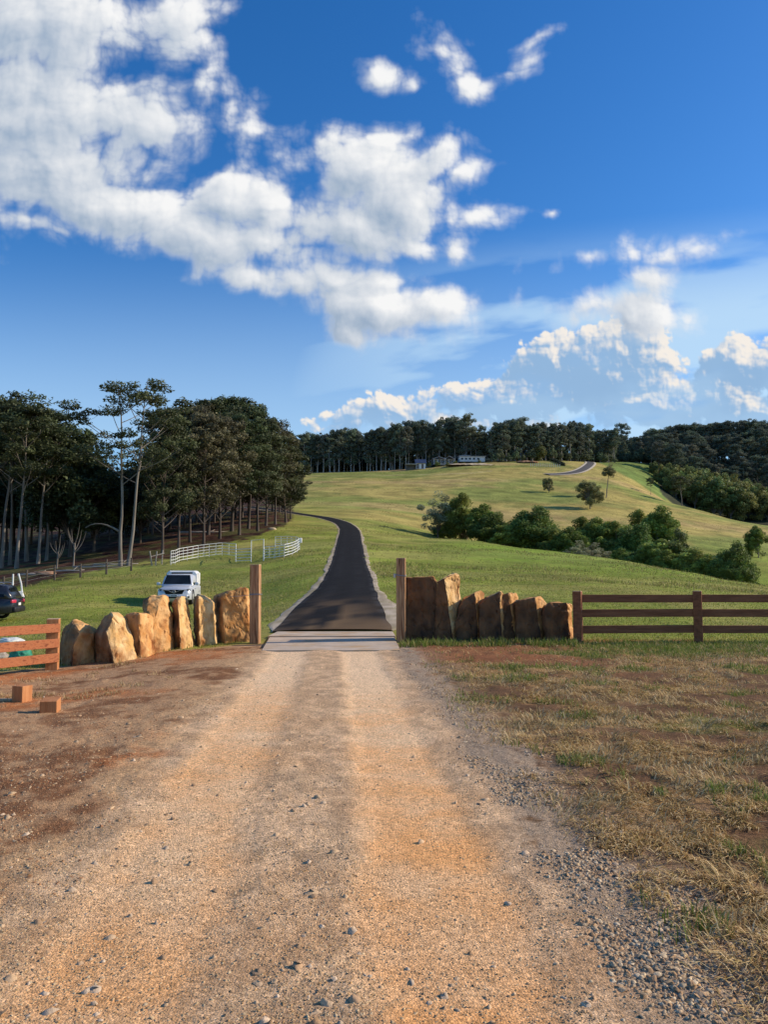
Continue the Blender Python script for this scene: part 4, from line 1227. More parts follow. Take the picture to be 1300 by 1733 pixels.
# ------------------------------------------------------------------ standing stones of the gate walls
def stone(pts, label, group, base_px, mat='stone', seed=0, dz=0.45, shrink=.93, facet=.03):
    right = base_px[0] > 600
    """hull of an outline with depth, bevelled, then roughened. pts: (px, py, extra depth in m)"""
    h0 = hit(base_px[0], base_px[1], 8)
    D0 = h0.y
    P_ = []
    cx = sum(p[0] for p in pts) / len(pts)
    pymax = max(p[1] for p in pts)
    for px, py, dd in pts:
        v = at(px, py, D0 + dd)
        if py > pymax - 18: v.z -= .16
        P_.append(v)
    back = []
    c0 = sum(P_, Vector()) / len(P_)
    for v in P_:
        w = Vector((c0.x + (v.x - c0.x) * shrink, max(v.y, D0 + .1) + dz * random.uniform(.8, 1.1), v.z - .03 * (v.z > c0.z)))
        back.append(w)
    org = Vector((c0.x, D0 + .3, gz(c0.x, D0 + .3)))
    bm = bmesh.new()
    for v in P_ + back: bm.verts.new(v - org)
    r = bmesh.ops.convex_hull(bm, input=bm.verts)
    bmesh.ops.delete(bm, geom=list({g for g in r['geom_interior'] + r['geom_unused'] if isinstance(g, bmesh.types.BMVert)}), context='VERTS')
    bmesh.ops.dissolve_limit(bm, angle_limit=R(9), verts=bm.verts, edges=bm.edges)
    bmesh.ops.bevel(bm, geom=[e for e in bm.edges], offset=.028, segments=2, affect='EDGES', profile=.6, clamp_overlap=True)
    bmesh.ops.triangulate(bm, faces=bm.faces)
    for it in range(7):
        long = [e for e in bm.edges if e.calc_length() > .085]
        if not long: break
        bmesh.ops.subdivide_edges(bm, edges=long, cuts=1)
        bmesh.ops.triangulate(bm, faces=[f for f in bm.faces if len(f.verts) > 3])
    bm.normal_update()
    so = Vector((seed * 7.1, seed * 3.3, 0))
    mv = {}
    for v in bm.verts:
        p = v.co
        d = (mnoise.fractal((p * 2.2) + so, 1.0, 2.0, 3) * .034 + mnoise.fractal((p * 7) + so, .8, 2.0, 4) * .020)
        # stepped cleavage along tilted beds
        bed = math.sin((p.z * 9 + p.x * 3 + mnoise.noise(p * 2 + so) * 3)) 
        d += .010 * (1 if bed > .55 else 0)
        d += round(mnoise.noise(p * 3.6 + so * 3) * 3.2) / 3.2 * .026 + round(mnoise.noise(p * 9 + so) * 2.5) / 2.5 * .008
        ck = abs(mnoise.noise(p * 3.1 + so * 2))
        d -= .028 * max(0, 1 - ck / .06)
        mv[v] = p + v.normal * d
    # shade put into the colour: darker material on faces turned from the sun
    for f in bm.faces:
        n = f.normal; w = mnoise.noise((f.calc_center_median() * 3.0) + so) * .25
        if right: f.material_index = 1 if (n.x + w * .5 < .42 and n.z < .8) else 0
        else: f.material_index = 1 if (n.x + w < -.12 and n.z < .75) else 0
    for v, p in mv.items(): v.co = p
    o = bm_obj('standing_stone', bm, M[mat]); o.data.materials.append(M['shade_side'] if right else M['shade_side_warm'])
    for p_ in o.data.polygons: p_.use_smooth = True
    try: o.data.set_sharp_from_angle(angle=R(24))
    except Exception: pass
    o.location = org
    tag(o, label, 'stone', group)
    return o


GL, GR_ = 'rough sandstone slabs of the left gate wall', 'rough sandstone slabs of the right gate wall'
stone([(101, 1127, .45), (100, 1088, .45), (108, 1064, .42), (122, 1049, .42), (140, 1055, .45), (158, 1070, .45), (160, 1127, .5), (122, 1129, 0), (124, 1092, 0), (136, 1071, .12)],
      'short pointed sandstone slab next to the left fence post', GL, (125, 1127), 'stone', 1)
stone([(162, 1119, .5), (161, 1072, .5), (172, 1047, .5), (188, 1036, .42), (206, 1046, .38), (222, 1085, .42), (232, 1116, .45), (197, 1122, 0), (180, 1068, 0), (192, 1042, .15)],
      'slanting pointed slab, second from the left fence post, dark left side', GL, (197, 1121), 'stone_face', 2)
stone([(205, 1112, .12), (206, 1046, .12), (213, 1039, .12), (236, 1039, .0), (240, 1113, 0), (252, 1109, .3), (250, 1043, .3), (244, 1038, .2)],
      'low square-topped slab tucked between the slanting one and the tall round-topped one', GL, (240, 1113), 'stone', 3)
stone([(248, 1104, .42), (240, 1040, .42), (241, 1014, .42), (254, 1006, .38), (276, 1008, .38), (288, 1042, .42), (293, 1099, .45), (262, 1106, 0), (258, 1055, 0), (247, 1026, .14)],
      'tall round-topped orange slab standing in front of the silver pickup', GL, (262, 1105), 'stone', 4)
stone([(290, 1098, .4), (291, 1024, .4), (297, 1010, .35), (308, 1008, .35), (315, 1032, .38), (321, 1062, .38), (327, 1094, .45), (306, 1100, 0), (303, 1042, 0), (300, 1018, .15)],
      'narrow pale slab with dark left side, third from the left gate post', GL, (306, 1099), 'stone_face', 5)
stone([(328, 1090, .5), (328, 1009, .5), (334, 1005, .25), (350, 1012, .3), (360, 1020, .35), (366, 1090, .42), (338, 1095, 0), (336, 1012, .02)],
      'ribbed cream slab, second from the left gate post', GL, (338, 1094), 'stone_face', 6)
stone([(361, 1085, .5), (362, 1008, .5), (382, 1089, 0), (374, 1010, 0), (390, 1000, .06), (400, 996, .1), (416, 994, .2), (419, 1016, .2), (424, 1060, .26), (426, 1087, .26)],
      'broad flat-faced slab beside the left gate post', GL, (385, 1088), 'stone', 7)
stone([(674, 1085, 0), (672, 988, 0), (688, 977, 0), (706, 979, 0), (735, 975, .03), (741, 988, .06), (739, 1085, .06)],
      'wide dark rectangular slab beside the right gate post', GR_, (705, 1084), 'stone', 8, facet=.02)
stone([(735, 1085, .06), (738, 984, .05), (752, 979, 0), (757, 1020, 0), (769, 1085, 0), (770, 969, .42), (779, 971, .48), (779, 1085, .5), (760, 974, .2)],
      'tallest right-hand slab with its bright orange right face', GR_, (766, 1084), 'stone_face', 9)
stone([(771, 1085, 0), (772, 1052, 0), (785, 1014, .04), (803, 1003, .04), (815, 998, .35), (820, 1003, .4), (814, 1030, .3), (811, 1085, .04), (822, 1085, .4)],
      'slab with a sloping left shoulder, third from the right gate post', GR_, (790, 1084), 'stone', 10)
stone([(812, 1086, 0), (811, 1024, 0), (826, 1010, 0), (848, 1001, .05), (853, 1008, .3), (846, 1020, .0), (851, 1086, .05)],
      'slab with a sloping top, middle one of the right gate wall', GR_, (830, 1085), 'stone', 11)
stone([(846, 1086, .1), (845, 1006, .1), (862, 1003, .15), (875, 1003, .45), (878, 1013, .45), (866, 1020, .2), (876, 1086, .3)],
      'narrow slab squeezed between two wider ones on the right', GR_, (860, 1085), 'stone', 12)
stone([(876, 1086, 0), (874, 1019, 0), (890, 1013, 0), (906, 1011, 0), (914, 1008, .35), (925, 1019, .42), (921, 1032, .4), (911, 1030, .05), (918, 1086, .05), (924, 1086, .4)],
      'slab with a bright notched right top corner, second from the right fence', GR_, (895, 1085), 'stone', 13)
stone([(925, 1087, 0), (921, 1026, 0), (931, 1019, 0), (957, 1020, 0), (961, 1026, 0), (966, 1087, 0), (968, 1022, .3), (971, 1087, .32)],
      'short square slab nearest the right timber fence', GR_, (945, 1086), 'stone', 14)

# ------------------------------------------------------------------ gate posts
def gate_post(base_px, top_py, w, label, lean=0.0, wires=()):
    b = hit(base_px[0], base_px[1], 10)
    t = thing('gate_post', b, label, 'gate post', R(-6))
    hh = top_h(base_px[0], b, top_py)
    bm = bmesh.new(); add_box(bm, (0, 0, hh / 2 - .15), (w, w, hh + .3), bev=.012)
    for v in bm.verts: v.co.x += lean * max(v.co.z, 0)
    bm_obj('post', bm, M['post'], t)
    bm = bmesh.new(); add_box(bm, (lean * hh, 0, hh + .004), (w * .985, w * .985, .014), bev=.004)
    bm_obj('sawn_top', bm, M['cut'], t)
    return t, hh, b


tL, hL, bL = gate_post((432, 1087), 956, .225, 'free-standing square timber gate post on the left of the driveway', -.008)
bm = bmesh.new(); zz = hL * .61
for q in range(2):
    add_tube(bm, [(-.13, -.12, zz + .02 * q), (.125, -.125, zz + .015 + .02 * q), (.125, .125, zz + .02 * q), (-.13, .125, zz + .02 * q), (-.13, -.12, zz + .02 * q)], .006, 5)
add_tube(bm, [(-.13, -.12, zz), (-.42, -.10, zz - .03), (-.62, -.02, zz - .035)], .006, 5)
bm_obj('wire_tie', bm, M['wire'], tL)
tR, hR, bR = gate_post((679, 1085), 945, .22, 'square timber gate post behind the wide dark slab on the right')
bm = bmesh.new(); zz = hR * .80
add_tube(bm, [(-.12, -.12, zz), (.118, -.12, zz - .03), (.118, .12, zz), (-.12, .12, zz), (-.12, -.12, zz)], .012, 5)
add_box(bm, (-.15, -.05, zz - .02), (.06, .05, .10), bev=.01)
bm_obj('hinge_strap', bm, M['wire'], tR)

# ------------------------------------------------------------------ timber fences
def fence(name, label, posts, post_w, post_h, rails, rail_w, rail_h, post_m, rail_m, back, cap=None, rz=0.0):
    """posts: ground points along the run; rails: heights; rails run from post to post on the far side"""
    o = posts[0]
    t = thing(name, o, label, 'fence')
    for i, p in enumerate(posts):
        q = p - o
        d = (posts[min(i + 1, len(posts) - 1)] - posts[max(i - 1, 0)]); a = math.atan2(d.y, d.x)
        bm = bmesh.new(); add_box(bm, (q.x, q.y, q.z + post_h / 2 - .15), (post_w, post_w, post_h + .3), rz=a + rz, bev=.01)
        po = bm_obj('post', bm, post_m, t)
        bm = bmesh.new(); add_box(bm, (q.x, q.y, q.z + post_h + .003), (post_w * .98, post_w * .98, .010), rz=a + rz, bev=.003)
        bm_obj('sawn_top', bm, M['cut'] if cap is None else cap, po)
    for i in range(len(posts) - 1):
        a, b = posts[i] - o, posts[i + 1] - o
        d = (b - a); n = Vector((-d.y, d.x, 0)).normalized() * back
        for hz in rails:
            bm = bmesh.new(); e = d.normalized() * .01
            add_beam(bm, a + n + e + Vector((0, 0, hz)), b + n - e + Vector((0, 0, hz + random.uniform(-.014, .014))), rail_w, rail_h, .008)
            ro = bm_obj('rail', bm, rail_m, t)
    return t


fp = [hit(979, 1088, 10)]
for px in (1180, 1377, 1570): fp.append(Vector((ray(px, 1000)[0] * (fp[0].y + (px - 979) * .0006), fp[0].y + (px - 979) * .0006, 0)))
for p in fp: p.z = gz(p.x, p.y)
fence('timber_fence', 'dark stained three-rail timber fence running off to the right of the stones', fp, .20, 1.22, [.315, .70, 1.05], .05, .185, M['dark_rail'], M['dark_rail'], .0, rz=R(-27))
b0 = hit(88, 1133, 8)
b1 = Vector((ray(-70, 1000)[0] * 13.0, 13.0, 0)); b1.z = gz(b1.x, b1.y)
b2 = b1 + (b1 - b0); b2.z = gz(b2.x, b2.y)
fence('timber_fence', 'red-brown sunlit three-rail timber fence at the left edge beside the pointed stone', [b0, b1, b2], .225, .98, [.24, .52, .81], .05, .17, M['post_end'], M['rail'], .14, rz=R(32))

# ------------------------------------------------------------------ timber offcuts and sacks by the left fence
def offcut(px, py, size, rz, label, tilt=0):
    p = hit(px, py, 5); bm = bmesh.new()
    add_box(bm, (0, 0, 0), size, bev=.006)
    o = bm_obj('timber_offcut', bm, M['post_end'])
    o.location = p + Vector((0, 0, size[2] / 2 - .01)); o.rotation_euler = (tilt, 0, rz)
    tag(o, label, 'timber block'); return o


offcut(37, 1188, (.18, .18, .235), R(-20), 'square timber offcut standing upright in front of the left fence')
offcut(85, 1205, (.20, .26, .17), R(12), 'squat timber offcut lying right of the upright one', R(3))
p = hit(8, 1187, 5); bm = bmesh.new(); add_box(bm, (0, 0, 0), (.75, .09, .035), bev=.005)
o = bm_obj('timber_plank', bm, M['cut']); o.location = p + Vector((-.15, 0, .025)); o.rotation_euler = (0, R(2), R(4)); tag(o, 'pale narrow plank lying on the dirt by the left photo edge', 'plank')


def sack(px, py, size, mat, label, seed):
    p = hit(px, py, 8); bm = bmesh.new()
    bmesh.ops.create_icosphere(bm, subdivisions=4, radius=1)
    for v in bm.verts:
        c = v.co; n = mnoise.fractal(c * 1.8 + Vector((seed, 0, 0)), .9, 2, 4) * .22 + mnoise.noise(c * 5 + Vector((seed, 3, 0))) * .07
        c = c * (1 + n); c.z = max(c.z, -.55)
        v.co = Vector((c.x * size[0], c.y * size[1], (c.z + .55) * size[2]))
    o = bm_obj('sack', bm, mat, smooth=True); o.location = p - Vector((0, 0, .02)); tag(o, label, 'sack', None); return o


sack(34, 1117, (.26, .22, .20), M['tarp_green'], 'crumpled green sack seen between the lower rails of the left fence', 3)
sack(18, 1088, (.42, .3, .12), M['tarp_white'], 'crumpled white sheet seen between the upper rails of the left fence', 8)
sack(-4, 1116, (.22, .2, .18), M['log'], 'brown bag left of the green sack behind the left fence', 12)

# ------------------------------------------------------------------ vehicles
def loft(bm, sections):
    """sections: list of rings (same count) -> closed skin"""
    rings = [[bm.verts.new(p) for p in s] for s in sections]
    n = len(rings[0])
    for a, b in zip(rings, rings[1:]):
        for k in range(n): bm.faces.new((a[k], a[(k + 1) % n], b[(k + 1) % n], b[k]))
    bm.faces.new(list(reversed(rings[0]))); bm.faces.new(rings[-1])


def ring(y, half, z0, z1, r=.12, tumble=0.0):
    """rounded body cross-section at y (car length along y), from sill z0 to top z1"""
    r = min(r, (z1 - z0) * .45, half * .45)
    out = []
    for sx in (1, -1):
        pts_ = [(half - .03, z0), (half, z0 + r * .6), (half - tumble * .3, z1 - r * 1.3), (half - tumble - r * .25, z1 - r * .4), (half - tumble - r, z1)]
        if sx == -1: pts_ = [(-x, z) for x, z in reversed(pts_)]
        out += [(x, y, z) for x, z in pts_]
    return out


def wheel(parent, x, y, r=.37, w=.25):
    bm = bmesh.new()
    prof = [(.62 * r, -w / 2), (.93 * r, -w / 2), (r, -w * .32), (r, w * .32), (.93 * r, w / 2), (.62 * r, w / 2)]
    n = 24; rings = []
    for k in range(n):
        a = 2 * math.pi * k / n
        rings.append([bm.verts.new((t, q * math.cos(a), q * math.sin(a))) for q, t in prof])
    for k in range(n):
        A, B = rings[k], rings[(k + 1) % n]
        for i in range(len(prof)): bm.faces.new((A[i], A[(i + 1) % len(prof)], B[(i + 1) % len(prof)], B[i]))
    bmesh.ops.recalc_face_normals(bm, faces=bm.faces)
    w_o = bm_obj('wheel', bm, M['tyre'], parent, True); w_o.location = (x, y, r)
    bm = bmesh.new(); s = 1 if x > 0 else -1
    bmesh.ops.create_cone(bm, cap_ends=True, segments=24, radius1=.62 * r, radius2=.56 * r, depth=w * .55, matrix=Matrix.Translation((s * w * .1, 0, 0)) @ Matrix.Rotation(R(90) * s, 4, 'Y'))
    for k in range(5):
        a = k * 2 * math.pi / 5
        add_box(bm, (s * w * .40, math.cos(a) * r * .32, math.sin(a) * r * .32), (.03, r * .48, r * .13), rot=Matrix.Rotation(a, 4, 'X'), bev=0)
        bm.verts.ensure_lookup_table()
    bm_obj('rim', bm, M['rim'], w_o)
    return w_o


def wheel_spokes_fix(): pass


def pickup():
    b = hit(294, 1026, 25)
    t = thing('pickup_truck', b, 'silver pickup with a white canopy parked on the grass behind the stones', 'pickup', R(8))
    # front faces -y (the camera); length along y
    bm = bmesh.new()
    S = [(-.02, .70, .42, .78, .10, .0), (.10, .84, .36, .90, .12, .02), (.35, .91, .34, 1.00, .14, .05), (.75, .925, .34, 1.05, .16, .08), (1.30, .925, .34, 1.11, .16, .10), (1.42, .93, .34, 1.13, .14, .10), (3.3, .935, .34, 1.13, .12, .06), (5.2, .92, .40, 1.13, .1, .04)]
    loft(bm, [ring(*s) for s in S])
    bmesh.ops.recalc_face_normals(bm, faces=bm.faces)
    bmesh.ops.subdivide_edges(bm, edges=bm.edges, cuts=1, smooth=.3)
    body = bm_obj('body', bm, M['silver'], t, True)
    # cab
    bm = bmesh.new()
    S = [(1.32, .86, 1.06, 1.14, .03, .02), (1.62, .85, 1.06, 1.42, .06, .10), (1.98, .84, 1.06, 1.70, .08, .17), (2.30, .84, 1.06, 1.76, .09, .18), (3.20, .84, 1.06, 1.76, .09, .18), (3.42, .84, 1.06, 1.70, .08, .17)]
    loft(bm, [ring(*s) for s in S]); bmesh.ops.recalc_face_normals(bm, faces=bm.faces)
    bm_obj('cab', bm, M['silver'], t, True)
    # windscreen: follows the slope of the cab
    bm = bmesh.new()
    add_poly(bm, [(-.76, 1.40, 1.165), (.76, 1.40, 1.165), (.645, 1.93, 1.665), (-.645, 1.93, 1.665)])
    bmesh.ops.solidify(bm, geom=bm.faces, thickness=-.02)
    for v in bm.verts: v.co += Vector((0, -.045, .03))
    bm_obj('windscreen', bm, M['dark_glass'], t)
    for s in (-1, 1):
        bm = bmesh.new()
        for y0, y1, yt0, yt1 in ((1.62, 2.42, 2.02, 2.42), (2.50, 3.32, 2.50, 3.22)):
            add_poly(bm, [(s * .862, y0, 1.16), (s * .862, y1, 1.16), (s * .70, yt1, 1.64), (s * .70, yt0, 1.64)])
        bmesh.ops.solidify(bm, geom=bm.faces, thickness=.015)
        bm_obj('side_window', bm, M['dark_glass'], t)
        # mirrors
        bm = bmesh.new(); add_box(bm, (s * 1.06, 1.55, 1.20), (.20, .10, .17), bev=.035); add_box(bm, (s * .93, 1.57, 1.15), (.12, .05, .05), bev=.01)
        bm_obj('mirror', bm, M['silver'], t, True)
        # headlamps, swept back round the corner
        bm = bmesh.new()
        add_poly(bm, [(s * .50, .02, .80), (s * .88, .30, .82), (s * .885, .42, .95), (s * .80, .18, .955), (s * .55, .04, .90)])
        bmesh.ops.solidify(bm, geom=bm.faces, thickness=.03 * s)
        for v in bm.verts: v.co += Vector((s * .02, -.035, 0))
        hl = bm_obj('headlight', bm, M['lamp_glass'], t)
        bm = bmesh.new(); bmesh.ops.create_uvsphere(bm, u_segments=12, v_segments=8, radius=.055, matrix=Matrix.Translation((s * .72, .10, .875)))
        bm_obj('projector_lens', bm, M['black_trim'], hl, True)
        bm = bmesh.new(); add_box(bm, (s * .70, -.02, .50), (.26, .06, .10), rz=s * R(14), bev=.02)
        fl = bm_obj('fog_lamp', bm, M['black_trim'], t)
        # black wheel arches
        for yy in (.92, 4.1):
            bm = bmesh.new(); add_tube(bm, [(s * .92, yy + .47 * math.cos(a), .40 + .47 * math.sin(a)) for a in np.linspace(0, math.pi, 12)], .035, 6)
            bm_obj('wheel_arch', bm, M['black_trim'], t)
            wheel(t, s * .80, yy, .385, .25)
        bm = bmesh.new(); add_box(bm, (s * .955, 2.05, .93), (.03, .20, .04), bev=.008)
        bm_obj('door_handle', bm, M['rim'], t)
    # grille: wide dark mouth with bars, badge, bumper and plate
    bm = bmesh.new(); add_poly(bm, [(-.56, -.03, .90), (.56, -.03, .90), (.44, -.03, .66), (-.44, -.03, .66)])
    bmesh.ops.solidify(bm, geom=bm.faces, thickness=.05)
    gr = bm_obj('grille', bm, M['grille'], t)
    bm = bmesh.new()
    for z in (.71, .755, .80, .845): add_box(bm, (0, -.045, z), (.86 + (z - .70) * .9, .014, .012))
    bm_obj('grille_bar', bm, M['black_trim'], gr)
    bm = bmesh.new()
    pts_ = [(.085 * math.cos(a), -.075, .80 + .065 * math.sin(a)) for a in np.linspace(0, 2 * math.pi, 20)]
    add_tube(bm, pts_, .010, 6, False)
    add_tube(bm, [(-.075, -.075, .825), (-.035, -.078, .80), (0, -.08, .775), (.035, -.078, .80), (.075, -.075, .825)], .010, 6)
    bm_obj('badge', bm, M['rim'], gr)
    bm = bmesh.new()
    add_tube(bm, [(-.58, -.045, .905), (-.30, -.055, .865), (0, -.06, .70), (.30, -.055, .865), (.58, -.045, .905)], .012, 6)
    bm_obj('chrome_wing', bm, M['rim'], gr)
    bm = bmesh.new(); add_box(bm, (0, .03, .53), (1.50, .22, .21), bev=.06)
    bp = bm_obj('bumper', bm, M['silver'], t, True)
    bm = bmesh.new(); add_box(bm, (0, -.085, .49), (.80, .04, .09), bev=.015); bm_obj('lower_intake', bm, M['grille'], bp)
    bm = bmesh.new(); add_box(bm, (0, -.095, .585), (.37, .012, .13), bev=.004); pl = bm_obj('number_plate', bm, M['plate'], t)
    bm = bmesh.new()
    for i, x in enumerate((-.13, -.08, -.03, .04, .09, .135)): add_box(bm, (x, -.104, .585), (.028, .004, .07))
    bm_obj('plate_characters', bm, M['plate_text'], pl)
    for s in (-1, 1):
        bm = bmesh.new(); add_tube(bm, [(s * .12, 1.36, 1.155), (s * .12 + .25, 1.44, 1.215), (s * .12 + .48, 1.50, 1.24)], .009, 5); bm_obj('wiper', bm, M['black_trim'], t)
    # canopy on the tray
    bm = bmesh.new()
    S = [(3.46, .87, 1.10, 1.88, .10, .08), (3.55, .90, 1.10, 1.95, .12, .08), (5.1, .90, 1.10, 1.95, .12, .08), (5.18, .87, 1.10, 1.90, .10, .08)]
    loft(bm, [ring(*s) for s in S]); bmesh.ops.recalc_face_normals(bm, faces=bm.faces)
    cn = bm_obj('canopy', bm, M['canopy'], t)
    bm = bmesh.new(); add_box(bm, (0, 3.44, 1.80), (1.20, .03, .10), bev=.01); bm_obj('canopy_window', bm, M['dark_glass'], cn)
    for s in (-1, 1):
        bm = bmesh.new(); add_box(bm, (s * .905, 4.3, 1.55), (.02, 1.2, .55), bev=.01); bm_obj('side_hatch', bm, M['canopy'], cn)
    return t


pickup()


def suv():
    # dark car at the left edge, tail to the right and turned a little toward the camera
    b = hit(31, 1048, 20)
    t = thing('parked_car', b, 'glossy black station wagon half out of frame at the left edge', 'car', R(100))
    # length along y: tail at y=0, nose at +y ... local +x side faces the camera
    def obj2(name, bm, mat, par=t, sm=False):
        o = bm_obj(name, bm, mat, par, sm); return o
    bm = bmesh.new()
    S = [(-.02, .70, .40, .86, .1, 0), (.10, .86, .32, .98, .12, .03), (.5, .92, .28, 1.03, .12, .05), (2.4, .93, .26, 1.02, .12, .05), (3.4, .92, .28, .98, .14, .08), (4.3, .86, .30, .86, .16, .1), (4.62, .66, .40, .70, .12, .05)]
    loft(bm, [ring(*s) for s in S]); bmesh.ops.recalc_face_normals(bm, faces=bm.faces)
    obj2('body', bm, M['black_paint'], sm=True)
    bm = bmesh.new()
    S = [(.10, .80, .94, 1.10, .05, .03), (.38, .82, .94, 1.56, .10, .14), (.75, .82, .94, 1.64, .12, .17), (2.2, .82, .94, 1.64, .12, .17), (2.75, .82, .94, 1.42, .1, .14), (3.35, .82, .92, 1.0, .04, .04)]
    loft(bm, [ring(*s) for s in S]); bmesh.ops.recalc_face_normals(bm, faces=bm.faces)
    obj2('cabin', bm, M['black_paint'], sm=True)
    for s in (-1, 1):
        bm = bmesh.new()
        add_poly(bm, [(s * .845, .40, 1.05), (s * .845, 1.25, 1.05), (s * .70, 1.25, 1.54), (s * .70, .55, 1.54)])
        add_poly(bm, [(s * .845, 1.32, 1.05), (s * .845, 2.95, 1.05), (s * .70, 2.35, 1.54), (s * .70, 1.32, 1.54)])
        bmesh.ops.solidify(bm, geom=bm.faces, thickness=.012 * s)
        obj2('side_window', bm, M['dark_glass'])
        bm = bmesh.new(); add_tube(bm, [(s * .62, .5, 1.66), (s * .62, .6, 1.71), (s * .62, 2.1, 1.71), (s * .62, 2.2, 1.66)], .018, 6); obj2('roof_rail', bm, M['rim'])
        bm = bmesh.new(); add_box(bm, (s * .76, .03, .86), (.30, .10, .15), rz=s * R(24), bev=.03); obj2('tail_light', bm, M['tail_red'], sm=True)
        for yy in (.95, 3.65):
            wheel(t, s * .80, yy, .355, .23)
        bm = bmesh.new(); add_box(bm, (s * .945, 1.75, .82), (.025, .18, .035), bev=.008); obj2('door_handle', bm, M['rim'])
    bm = bmesh.new(); add_poly(bm, [(-.66, .18, 1.05), (.66, .18, 1.05), (.58, .33, 1.48), (-.58, .33, 1.48)]); bmesh.ops.solidify(bm, geom=bm.faces, thickness=.015)
    for v in bm.verts: v.co.y -= .05
    obj2('rear_window', bm, M['dark_glass'])
    bm = bmesh.new(); add_box(bm, (0, .02, .48), (1.62, .22, .26), bev=.07); bp = obj2('rear_bumper', bm, M['black_trim'], sm=True)
    bm = bmesh.new(); add_box(bm, (0, -.035, .72), (.37, .012, .12), bev=.004); obj2('number_plate', bm, M['plate'])
    return t


suv()
# white trailer behind the black car: low tray with two tall corner stakes
b = hit(36, 1027, 20); b = ground_pt(36, b.y + 1.5)
t = thing('small_trailer', b, 'small white trailer with two upright white stakes behind the black car', 'trailer', R(25))
bm = bmesh.new(); add_box(bm, (-.1, 0, .62), (.62, 1.3, .30), bev=.02); bm_obj('tray', bm, M['white_paint'], t)
bm = bmesh.new(); add_tube(bm, [(.16, -.5, .72), (.10, -.5, 1.2), (-.06, -.5, 1.78)], .045, 8); bm_obj('stake', bm, M['white_paint'], t)
bm = bmesh.new(); add_tube(bm, [(-.33, -.5, .72), (-.33, -.5, 1.76)], .045, 8); bm_obj('stake', bm, M['white_paint'], t)
bm = bmesh.new(); add_tube(bm, [(.18, -.5, .68), (.26, -.55, .45)], .04, 6); bm_obj('drawbar', bm, M['white_paint'], t)
for s in (-1, 1):
    w = wheel(t, s * .34 - .1, .2, .28, .16)

# ------------------------------------------------------------------ white panel stock yard
def yard():
    o = hit(425, 951, 40)
    t = thing('stock_yard', o, 'round stock yard of white five-rail panels with a tall gate frame on the grass', 'stock yard')
    run = [(289, 950, 0), (318, 954, 0), (332, 949.5, 0), (348, 946, 0), (362, 944, 0), (376, 942.5, 0), (399, 944, 0)]
    def post_pts(lst): return [Vector((h.x, h.y, h.z)) - o for h in (hit(px, py, 40) for px, py, _ in lst)]
    P1 = post_pts([(289, 957, 0), (296, 956, 0), (303, 952, 0), (317, 949.5, 0), (335, 946, 0), (354, 943.5, 0), (376, 941, 0), (399, 944, 0)])
    P2 = post_pts([(447, 948, 0), (465, 947, 0), (481, 944.5, 0), (495, 940.5, 0), (503, 936, 0), (507, 932, 0), (501, 928, 0), (486, 926.5, 0), (466, 927, 0)])
    def panel(a, b, hgt=1.38, mat=M['white_steel'], r=.027, n=5):
        bm = bmesh.new()
        up = Vector((0, 0, 1))
        for q in (a, b): add_tube(bm, [q + up * .05, q + up * hgt], r * 1.15, 6)
        for k in range(n):
            z = .22 + (hgt - .25) * k / (n - 1)
            add_tube(bm, [a + up * z, b + up * z], r, 6)
        m_ = (a + b) / 2; add_tube(bm, [m_ + up * .22, m_ + up * (hgt - .03)], r * .8, 5)
        bm_obj('yard_panel', bm, mat, t)
    for a, b in zip(P1, P1[1:]): panel(a, b)
    for a, b in zip(P2, P2[1:]): panel(a, b, 1.22)
    g0, g1, g2 = post_pts([(399, 952, 0), (425, 951, 0), (446, 949, 0)])
    panel(P1[-1], g0, 1.38, n=2)
    bm = bmesh.new()
    for k in range(5): add_tube(bm, [g0 + Vector((0, 0, .15 + .26 * k)), g1 + Vector((0, 0, .15 + .26 * k))], .03, 6)
    for q in (g0, g1): add_tube(bm, [q + Vector((0, 0, .1)), q + Vector((0, 0, 1.24))], .036, 6)
    bm_obj('low_gate', bm, M['white_steel'], t)
    bm = bmesh.new(); hf = 1.92
    add_tube(bm, [g1, g1 + Vector((0, 0, hf)), g2 + Vector((0, 0, hf)), g2], .04, 6)
    bm_obj('gate_frame', bm, M['white_steel'], t)
    e = P2[5]; bm = bmesh.new(); add_box(bm, e + Vector((.1, -.1, 1.0)), (.28, .2, .5), bev=.06); bm_obj('water_drum', bm, M['white_paint'], t, True)


yard()

# ------------------------------------------------------------------ old wire fence and timber along the wood
FP = [(5, 1003), (44, 993), (92, 982), (136, 977), (180, 972), (222, 966)]
pp = [hit(px, py, 30) for px, py in FP]
t = thing('wire_fence', pp[0], 'old weather-worn post and wire fence along the edge of the left wood', 'fence')
for q in pp:
    d = q - pp[0]; bm = bmesh.new(); hh = random.uniform(1.05, 1.3)
    add_tube(bm, [d + Vector((0, 0, -.3)), d + Vector((random.uniform(-.04, .04), 0, hh))], [.10, .085], 8); bm_obj('post', bm, M['old_post'], t)
for k, z in enumerate((.45, .75, 1.0)):
    bm = bmesh.new(); add_tube(bm, [(q - pp[0]) + Vector((0, -.1, z)) for q in pp], .006, 4); bm_obj('wire', bm, M['wire'], t)
# broken rail stand
a = hit(257, 957, 40); bq = hit(274, 955, 40)
t = thing('broken_fence', a, 'short broken pale timber fence with leaning posts left of the white yard', 'fence')
d = bq - a
for q, lean in ((Vector((0, 0, 0)), -.22), (Vector((.35, 0, 0)), .1), (d, .05)):
    bm = bmesh.new(); add_tube(bm, [q + Vector((-lean * .2, 0, -.2)), q + Vector((lean, 0, 1.35))], .06, 7); bm_obj('post', bm, M['log'], t)
bm = bmesh.new(); add_tube(bm, [(-.15, 0, .82), d + Vector((.2, 0, 1.05))], .05, 7); bm_obj('rail', bm, M['log'], t)
